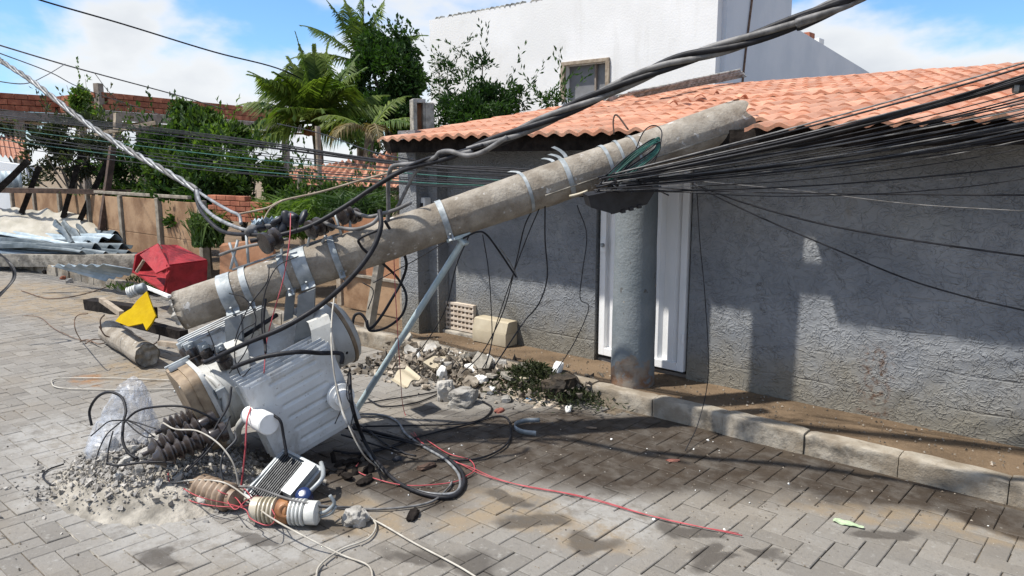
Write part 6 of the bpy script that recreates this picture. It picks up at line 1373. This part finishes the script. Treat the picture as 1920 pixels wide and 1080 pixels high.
chunk(668, 982, .05, 'single rough grey rock beside the end of the cream insulator', 'concrete', (1.1, 1, .95), sub=4)
chunk(372, 952, .035, 'pale angular stone by the tan insulator', 'concrete', (1.6, .7, .6))
chunk(178, 912, .02, 'pale blue white scrap in the gravel', 'foam')
chunk(836, 750, .085, 'upright pale rock of the pair below the debris heap', 'concrete', (.75, .8, 1.1), sub=4)
chunk(868, 758, .10, 'broad pale rock leaning on its taller neighbour', 'concrete', (1.3, .9, .75), sub=4)
# debris heap along the kerb
k0, k1 = G(665, 690), G(1080, 755)
m = MB()
def heap_at(u): return k0.lerp(k1, u)
for _ in range(1500):
    u = rnd(); p = heap_at(u) + Vector((0, 0, 0)); p = Vector((p.x, p.y, 0)) + Vector((ru(-.12, .12), random.gauss(.12, .16), 0)); 
    if p.y > YK + .3: continue
    hgt = .16 * math.exp(-((p.y - 4.12) / .22) ** 2) * (.5 + .5 * noise.noise(Vector((p.x * 2, 0, 0))) + .35); s_ = ru(.006, .016) if rnd() < .75 else ru(.016, .034)
    hgt = max(hgt, ZP * .9 if p.y > YK else 0); n = len(m.v); c = Vector((p.x, p.y, hgt * rnd() ** .3 + s_ * .4)); q = Matrix.Rotation(ru(0, 6), 3, Vector((ru(-1, 1), ru(-1, 1), ru(.1, 1))).normalized())
    m.v += [c + q @ Vector((v[0] * 1.5, v[1], v[2] * .7)) * s_ * ru(.7, 1.4) for v in ((1, 0, -.4), (-.5, .9, -.4), (-.5, -.9, -.4), (.4, .4, .7), (-.6, 0, .6))]
    m.f += [(n, n + 1, n + 3), (n + 1, n + 4, n + 3), (n + 1, n + 2, n + 4), (n + 2, n, n + 3), (n + 2, n + 3, n + 4), (n, n + 2, n + 1)]
m.grid(lambda u, v: (lambda p, y: (p.x, y, .13 * math.exp(-((y - 4.15) / .16) ** 2) * (1.0 if .04 < u < .96 else .2) * (.75 + .5 * noise.noise(Vector((p.x * 4, y * 6, 0)))) + .015 * noise.noise(Vector((p.x * 18, y * 18, 1))) - .01))(heap_at(u), 3.75 + .62 * v), 90, 24)
tag(m.build('debris', 'debris', None, False, heap_at(.5)), 'heap of broken plaster, tile and rubbish bits along the kerb', 'debris', None, 'stuff')
GD = 'pieces in the debris heap at the kerb'
for k in range(60):
    u = rnd() * .85; p = heap_at(u); p = Vector((p.x + ru(-.1, .1), 4.12 + random.gauss(0, .11), 0)); s_ = ru(.022, .06); p.z = .10 * math.exp(-((p.y - 4.15) / .18) ** 2) + s_ * .3
    if p.y > YK + .1: continue
    m = MB(); m.rock(p, s_, (1.5, 1, ru(.4, .9)), 2, .4); lab_mat = random.choice((('pale broken plaster lump in the debris heap at the kerb', 'concrete'), ('brown earthy lump in the debris heap at the kerb', 'debris'), ('white plaster flake in the debris heap at the kerb', 'foam'), ('brown earthy lump in the debris heap at the kerb', 'debris'), ('brown earthy lump in the debris heap at the kerb', 'debris')) )
    tag(m.build('plaster_lump', lab_mat[1], None, False, p), lab_mat[0], 'rubble chunk', GD)
for k in range(16):
    p = heap_at(.04 + .8 * k / 16 + ru(-.02, .02)); p = Vector((p.x, 4.10 + random.gauss(0, .10), 0)); p.z = .12 * math.exp(-((p.y - 4.15) / .18) ** 2) + .03
    Z_ = Vector((ru(-.6, .6), ru(-.9, .2), 1)).normalized(); A_, e1, e2 = basis(Z_, Vector((1, ru(-1, 1), 0)).normalized()); n_ = random.choice((5, 6, 7)); R_ = ru(.05, .095)
    m = MB(); m.prism([p + (e1 * math.cos(6.283 * q / n_) * 1.3 + e2 * math.sin(6.283 * q / n_)) * R_ * ru(.6, 1.1) for q in range(n_)], Z_, ru(.012, .03))
    tag(m.build('plaster_shard', random.choice(('concrete', 'concrete_dirty', 'concrete_dirty', 'beige', 'concrete', 'debris')), None, False, p), 'flat broken slab of plaster or tile jutting from the debris heap at the kerb', 'rubble chunk', 'broken slabs in the debris heap')
for k in range(26):      # back pile by the orange fence, seen between the hangers
    p = D(ru(470, 650), ru(585, 640), 6.4 + ru(-.3, .4)); p = Vector((p.x, p.y, ru(.05, .28))); s_ = ru(.03, .075); m = MB(); m.rock(p, s_, (1.3, 1, .8), 2, .4); tag(m.build('plaster_lump', random.choice(('concrete', 'debris', 'concrete', 'foam')), None, False, p), 'broken lump in the pile behind the transformer at the orange fence', 'rubble chunk', 'rubble pile behind the transformer')
bp = G(760, 722); cs = corr_sheet('beige_tile_piece', 'beige corrugated tile fragment lying in the debris by the brace', 'tile fragment', D(732, 712, 5.1) , D(764, 686, 5.25), D(790, 708, 5.1), D(758, 728, 4.95), 1.5, .014, 'beige', .008, nv=4)
m = MB(); p = G(1043, 715, .1); m.rock(Vector((p.x, p.y, .16)), .075, (.65, .6, 1.35), 3, .25, Matrix.Rotation(.15, 3, 'Y')); tag(m.build('white_bag', 'white', None, True, p), 'small knotted white plastic bag at the kerb end of the heap', 'plastic bag')
w0 = G(985, 745); w0 = Vector((w0.x, w0.y + .02, .03))
m = MB()
for k in range(3200):
    u, v = random.gauss(0, .26), random.gauss(0, .10); p = w0 + Vector((u, v + .10, 0)); p.z = .04 + .19 * math.exp(-(u / .3) ** 2 - (v / .14) ** 2) * rnd() ** .4
    leaf(m, p, Vector((random.gauss(0, 1), random.gauss(0, 1), random.gauss(.5, .6))), ru(.025, .06), .25)
tag(m.build('weed_heap', 'weed', None, False, w0), 'pulled dark weeds heaped on the debris by the kerb', 'weeds', None, 'stuff')
m = MB(); m.rock(w0 + Vector((.08, .12, .05)), .18, (1.9, .8, .75), 4, .5, Matrix.Identity(3)); tag(m.build('soil', 'soil', None, False, w0), 'dark wet clod of soil under the pulled weeds', 'soil', None, 'stuff')
chunk(915, 712, .045, 'square grey block in the middle of the debris heap', 'concrete', (1, 1, 1.1), h=.12)
chunk(990, 738, .05, 'crumpled cream sheet scrap on the pulled weeds', 'porcelain_cream', (1.5, .7, .35), 'scrap', 'scrap', h=.12)
chunk(992, 752, .022, 'bright blue plastic scrap in the debris', 'blue_scrap', (1.2, .7, .6), 'scrap', 'scrap')
chunk(955, 730, .05, 'faded red rag in the debris heap', 'cloth_red', (1.2, .8, .6), 'rag', 'rag', h=.06)
chunk(936, 772, .035, 'dull red crumpled scrap below the heap', 'cloth_red', (1.4, .8, .4), 'scrap', 'scrap')
chunk(922, 738, .045, 'white foam piece in front of the debris heap', 'foam', (1.1, .8, .8), 'foam', 'foam_piece')
chunk(950, 752, .05, 'flat pale block at the front of the debris heap', 'concrete', (1.5, .8, .5))
chunk(1012, 752, .04, 'ochre lump beside the blue scrap', 'porcelain_cream', (1.5, .8, .4))
chunk(1066, 771, .026, 'white ball of foam on the wet pavers', 'foam', (1, 1, 1), 'foam', 'foam_piece', rough=.15)
chunk(1040, 752, .02, 'white foam crumb at the end of the heap', 'foam', (1, 1, .8), 'foam', 'foam_piece')
chunk(1262, 865, .028, 'curled rusty scrap on the dark pavers', 'cloth_red', (1.6, .5, .3), 'scrap', 'scrap')
chunk(1108, 803, .02, 'small tan scrap on the wet pavers', 'porcelain_tan', (1.8, .5, .3), 'scrap', 'scrap')
chunk(745, 864, .02, 'black stub of pipe on the dark pavers', 'black_plastic', (1.4, .8, .8), 'scrap', 'scrap')
for (px, py, lab) in ((800, 878, 'thin rusty stick on the dark pavers'), (685, 905, 'charred wood block by the red wire loop'), (640, 885, 'charred wood piece beside the floodlight'), (655, 870, 'dark wood splinter behind the floodlight'), (775, 968, 'flat dark chip on the pale pavers')): chunk(px, py, .035, lab, 'timber_dark' if 'rusty' not in lab else 'rust', (1.8, .8, .5), 'wood scrap', 'wood_scrap')
for k in range(12):
    p = G(ru(610, 700), ru(860, 900)); m = MB(); m.rock(Vector((p.x, p.y, .015)), ru(.015, .035), (1.6, .8, .6), 1, .4); tag(m.build('charred_chip', 'timber_dark', None, False, p), 'charred chip on the dark pavers beside the floodlight', 'debris chip', 'charred chips beside the floodlight')
for k in range(44):
    px, py = random.choice(((ru(1130, 1350), ru(820, 930)), (ru(700, 1000), ru(800, 930)), (ru(1200, 1900), ru(830, 1000)), (ru(60, 300), ru(600, 720))))
    p = G(px, py); s_ = ru(.002, .009); m = MB(); m.rock(Vector((p.x, p.y, s_ * .5)), s_, (1.2, 1, .8), 1, .2); tag(m.build('white_pellet', 'foam' if px > 320 else 'concrete', None, False, p), 'tiny pale crumb scattered on the pavers', 'crumb', 'pale crumbs scattered on the street')
m = MB()
for k in range(900):
    px, py = random.choice(((ru(1200, 1900), ru(820, 980)), (ru(1000, 1600), ru(920, 1070)), (ru(600, 1100), ru(780, 1000)), (ru(0, 700), ru(850, 1079)), (ru(0, 330), ru(560, 850)), (ru(0, 330), ru(540, 620))))
    p = G(px, py); s_ = ru(.002, .007); n = len(m.v); c = Vector((p.x, p.y, s_ * .4)); a = ru(0, 6)
    m.v += [c + Vector((math.cos(a + t) * s_ * 1.4, math.sin(a + t) * s_, -s_ * .4)) for t in (0, 2.1, 4.2)] + [c + Vector((0, 0, s_ * .6))]; m.f += [(n, n + 1, n + 3), (n + 1, n + 2, n + 3), (n + 2, n, n + 3)]
for k in range(500):                            # crumbs on the pavement strip
    p = Vector((ru(-5.5, 1.0), ru(YK + .12, YW - .01), ZP + .006)); s_ = ru(.002, .008); n = len(m.v); a = ru(0, 6)
    m.v += [p + Vector((math.cos(a + t) * s_ * 1.4, math.sin(a + t) * s_, -.006)) for t in (0, 2.1, 4.2)] + [p + Vector((0, 0, s_ * .6))]; m.f += [(n, n + 1, n + 3), (n + 1, n + 2, n + 3), (n + 2, n, n + 3)]
tag(m.build('grit', 'debris', None, False, (0, 3, 0)), 'scattered grit on the pavers and pavement', 'grit', None, 'stuff')
m = MB(); A, B = G(1563, 975, .006), G(1620, 990, .006); ww = (B - A); nn_ = Vector((-ww.y, ww.x, 0)).normalized() * .035
m.grid(lambda u, v: A + ww * u + nn_ * (v - .5) * (1 + .5 * math.sin(u * 5)) + Vector((0, 0, .008 * noise.noise(Vector((u * 5, v * 4, 0))) + .004)), 12, 5, .002); tag(m.build('paper_scrap', 'paper_green', None, False, A), 'torn pale green paper strip at the edge of the wet patch', 'paper')
m = MB(); P = [G(px, py, .014) for px, py in ((1012, 789), (985, 790), (966, 796), (966, 804), (980, 811), (1005, 814))]; m.grid(lambda u, v: spline(P, 6)[min(int(u * 30), 30)] + Vector((0, 0, .03 * v - .01)), 30, 1, .003); tag(m.build('plastic_strip', 'galv', None, True, P[2]), 'curved grey plastic strip on the wet pavers', 'plastic strip')
chunk(1100, 690, .02, 'tiny green weed at the foot of the grey post', 'leaf_light', (1, 1, 1.2), 'weed', 'weed', h=.15)
for k, (px, py) in enumerate(((85, 513), (118, 524), (130, 530))): chunk(px, py, .05, ('mossy dark stone at the far kerb', 'dark red brick end at the far kerb', 'pale broken stone at the far kerb')[k], ('timber_dark', 'brick', 'concrete')[k], (1.1, .8, .8))
for (x0_, y0_) in ((230, 545), (262, 530), (290, 545)):
    p = G(x0_, y0_, .12); m = MB()
    for q in range(60): leaf(m, p + Vector((ru(-.2, .2), ru(-.1, .1), ru(0, .05))), Vector((ru(-1, 1), ru(-1, 1), 1)), ru(.04, .1), .25)
    tag(m.build('weeds', 'leaf_mid', None, False, p), 'small weeds at the kerb under the red box', 'weeds', 'weeds at the kerb under the red box')
